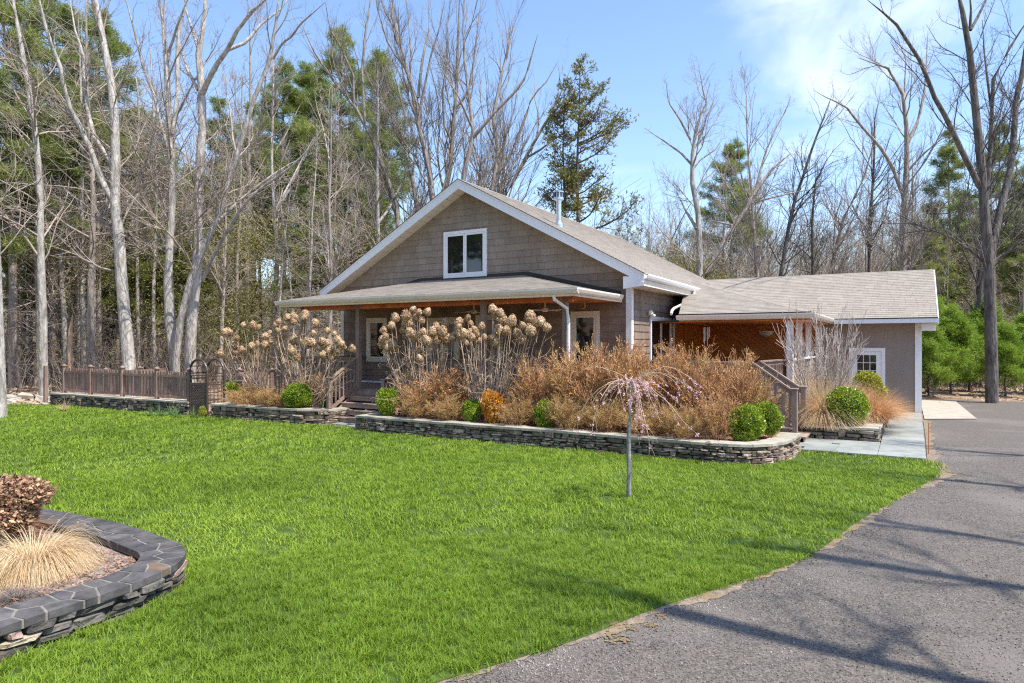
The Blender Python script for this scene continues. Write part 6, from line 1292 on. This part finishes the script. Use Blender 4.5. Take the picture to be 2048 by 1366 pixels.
gput(gr, 1745, 18.2, 1.0, 'russet ornamental grass right of the large round boxwood', 0.9); gput(gr, 1752, 19.8, 0.95, 'russet ornamental grass at the far end of the path planter', 0.8); gput(gr, 1640, 17.0, 0.7, 'low russet grass at the foot of the side steps', 0.6)
# vase-shaped bare shrub by the side porch posts
def vase(seed, h, n1, n2, n3, w):
    r = np.random.default_rng(seed); a = r.uniform(0, 6.283, n1); D = norm(np.stack([np.cos(a)*r.uniform(.05, w, n1), np.sin(a)*r.uniform(.05, w, n1), np.ones(n1)], 1)); P = np.zeros((n1, 7, 3)); P[:, 0] = np.stack([np.cos(a)*0.08, np.sin(a)*0.08, np.zeros(n1)], 1); L_ = h*r.uniform(0.75, 1.1, n1)
    for j in range(1, 7): D = norm(D + r.normal(size=(n1, 3))*0.09 + np.array([0, 0, 0.13])); P[:, j] = P[:, j-1] + D*(L_/6)[:, None]
    R = np.linspace(0.016, 0.006, 7)[None]*np.ones((n1, 1)); Q, RQ = grow(P, R, n2, 0.38, 0.4, 0.18, 0.1, 5, r, 0.25, 1, 0.7, 0.15); Q2, RQ2 = grow(Q, RQ, n3, 0.5, 0.4, 0.18, 0.12, 4, r, 0.1, 1, 0.8, 0.1)
    return join([tube_arr(P, R, 5), tube_arr(Q, np.maximum(RQ, 0.0045), 3), tube_arr(Q2, np.maximum(RQ2, 0.0035), 3)])
V, F = vase(5, 2.5, 30, 280, 800, 0.85); d = bd(1636, 17.9); a, b_ = ray(1636)
M['whitetwig'] = mat('pale_shrub_twigs', (0.42, 0.34, 0.29), (0.62, 0.54, 0.48), 8, 0.85, rnd=0.2, isl=True, wpos=True)
vs_ = link('bare_shrub', None, loc=(a*d, b_*d, 0.27), label='pale leafless vase-shaped shrub beside the side porch posts', cat='shrub'); link('stems', mesh_from(V, F, M['whitetwig'], True), vs_)
# russet shrub and dead matter in the near planter
V, F = mound(7, 1500, 0.42, 0.7, 0.0016, 1.1); link('russet_shrub', mesh_from(V, F, mat('brown_fern', (0.2, 0.09, 0.05), (0.4, 0.22, 0.12), 8, 0.9, rnd=0.4, isl=True, wpos=True)), loc=(-8.15, 3.35, 0.17), scale=(1.1, 0.9, 0.95), label='brown withered shrub behind the straw grass in the near planter', cat='shrub')
M['deadtwig'] = mat('dead_brown_twigs', (0.24, 0.14, 0.085), (0.46, 0.29, 0.18), 6, 0.9, rnd=0.4, isl=True, wpos=True)
spd = spirea(14, 1.0, 1.0, 70, 800, 3200, 6000, ('deadtwig', 'deadtwig'), up=0.0, leaf=0.02)
bxd = leaf_ball(6, 12000, 0.5, 0.06, 'deadtwig', bumps=4, rough=0.33)
ball('withered_mound', bxd, -2, 1012, 6.4, 185, 118, 'rounded mound of withered brown foliage behind the straw grass, cut by the left edge', 'shrub')
plant('spirea', spd, -15, 3.75, 965, 130, 'brown twiggy shrub cut by the left edge in the near planter', z0=0.17)
V, F = mound(8, 500, 0.16, 0.3, 0.0015, 0.8); link('small_weed', mesh_from(V, F, M['mulch_grey']), loc=(-6.02, 2.55, 0.17), scale=(1.6, 1.2, 0.8), label='flat dark withered weed behind the near planter cap', cat='weed')
# weeping cherry on the lawn
b0 = onG(1257, 997); wt = link('weeping_cherry', None, loc=b0, label='small grafted weeping cherry with a few pink blossoms standing on the lawn', cat='tree'); r = np.random.default_rng(9)
MB().tube([(0, 0, -0.05), (0.006, 0, 0.3), (0.004, 0, 0.8), (0.012, 0, 1.08)], [0.036, 0.033, 0.031, 0.030], 12).obj('trunk_guard', M['guard'], wt)
MB().tube([(0.010, 0, 1.0), (0.024, 0, 1.2), (0.018, 0, 1.35), (0.03, 0.01, 1.5), (0.025, 0, 1.6), (0.035, 0, 1.68)], [0.020, 0.018, 0.019, 0.023, 0.038, 0.03], 12).obj('trunk', M['ptrunk'], wt, smooth=True)
n1 = 30; a = r.uniform(0, 6.283, n1); D = norm(np.stack([np.cos(a), np.sin(a), r.uniform(0.2, 1.3, n1)], 1)); P_ = np.zeros((n1, 11, 3)); P_[:, 0] = np.array([0.03, 0, 1.62]) + r.normal(0, 0.02, (n1, 3)); L_ = r.uniform(0.3, 1.35, n1)
for j in range(1, 11): D = norm(D + r.normal(size=(n1, 3))*0.16 + np.array([0, 0, -0.22])); P_[:, j] = P_[:, j-1] + D*(L_/10)[:, None]
R__ = np.linspace(0.0065, 0.002, 11)[None]*np.ones((n1, 1)); Q, RQ = grow(P_, R__, 60, 0.35, 0.5, -0.2, 0.1, 5, r, 0.15, 0.9, 0.6, 0.1); V, F = join([tube_arr(P_, R__, 5), tube_arr(Q, np.maximum(RQ, 0.0016), 3)]); link('branches', mesh_from(V, F, M['hstem'], True), wt)
A = np.concatenate([P_.reshape(-1, 3), Q.reshape(-1, 3)]); A = A[(A[:, 2] < 1.72)]; A = A[r.choice(len(A), 190, p=(lambda w_: w_/w_.sum())(np.where(A[:, 0] > 0.05, 3.0, 1.0)))]
A = np.repeat(A, 6, 0) + r.normal(0, 0.012, (len(A)*6, 3)); k = len(A); u = norm(r.normal(size=(k, 3)))*0.011; v = norm(np.cross(u, r.normal(size=(k, 3))))*0.011; T = np.stack([A-u, A-v, A+u, A+v], 1); link('blossoms', mesh_from(T.reshape(-1, 3), np.arange(4*k).reshape(-1, 4), M['pink']), wt, kind='stuff')
# leaf clumps along the fence wall and little things
V, F = mound(12, 70, 0.3, 0.25, 0.009, 0.35); cl = mesh_from(V, F, M['greenleaf'], name='leaves')
for i, (x, y) in enumerate(((300, 832), (318, 834), (340, 833), (352, 836), (388, 836), (650, 815))):
    p = onG(x, y) if i < 5 else onG(x, y, 0.34); lb = ['grey-green daffodil leaves under the fence wall, leftmost clump', 'grey-green daffodil leaves under the fence wall, second clump', 'large clump of daffodil leaves left of the arbor', 'clump of daffodil leaves touching the arbor foot', 'daffodil leaves in front of the arbor gate', 'lone clump of daffodil leaves beside the front steps newel'][i]
    link('daffodil_clump', cl, loc=(p.x, p.y, p.z), rot=(0, 0, i), scale=0.9+0.15*(i % 3), label=lb, cat='daffodils')
ball('variegated_shrub', bxy, 405, 822, bd(405, 12.1), 16, 20, 'tiny yellow-green shrub at the arbor foot', 'shrub')
for i, (x, y, s) in enumerate(((20, 800, 0.3), (52, 798, 0.38), (85, 802, 0.3), (1418, 893, 0.09))):
    p = onG(x, y) if i < 3 else onG(1418, 888, 0.37); link('rock', rockm(i, M['caprock']), loc=(p.x, p.y, p.z+s*0.2), rot=(0.1*i, 0.2, i), scale=(s*1.4, s, s*0.7), label=['pale rock left of the fence wall, nearest the picture edge', 'largest pale rock left of the fence wall', 'pale rock touching the end of the fence wall', 'small pale stone lying on the long wall cap'][i], cat='rock')
V, F = mound(15, 90, 0.5, 0.3, 0.006, 0.45); link('dry_grass_tuft', mesh_from(V, F, M['straw']), loc=onG(128, 822), scale=(0.7, 0.7, 0.9), label='thin dry grass tuft at the left end of the fence wall', cat='grass tuft')
p = onG(91, 809); link('wooden_post', mesh_from(*chamfer(0.1, 0.1, 1.4, 0.006), M['fence']), loc=(p.x, p.y, 0.68), label='lone brown wooden post in front of the slim scarred tree', cat='post')
p = at(141, 735, 30); MB().tube([(p.x, p.y, 0), (p.x+.02, p.y, 1.2), (p.x-.03, p.y, 2.0), (p.x+.0, p.y, 2.75), (p.x+.1, p.y, 3.1), (p.x+.18, p.y, 3.45)], [0.14, 0.12, 0.11, 0.09, 0.05, 0.012], 9).obj('broken_snag', mat('bare_orange_wood', (0.38, 0.24, 0.14), (0.62, 0.45, 0.30), 8, 0.9, 0.02, 20, wpos=True, stretch=(1, 1, .2)), label='broken orange-brown snag behind the fence between two pale trunks', cat='dead tree', smooth=True)
ru = MB(); rq = random.Random(77)
for i in range(70):
    q = onG(rq.uniform(-60, 118), rq.uniform(789, 811)); s0 = rq.uniform(0.08, 0.2); V, F = rocks[i % 14]; an = rq.uniform(0, 3.1)
    ru.add([(q.x+(v[0]*math.cos(an)-v[1]*math.sin(an))*s0*1.5, q.y+(v[0]*math.sin(an)+v[1]*math.cos(an))*s0, q.z+v[2]*s0*0.6+0.03) for v in V], F)
ru.obj('stone_rubble', M['caprock'], kind='stuff', label='loose pale rubble on the bank left of the fence wall')
for o in bpy.data.objects:
    if o.type == 'MESH' and o.data.users and not o.data.materials and o.get('kind') is None: print('nomat', o.name)
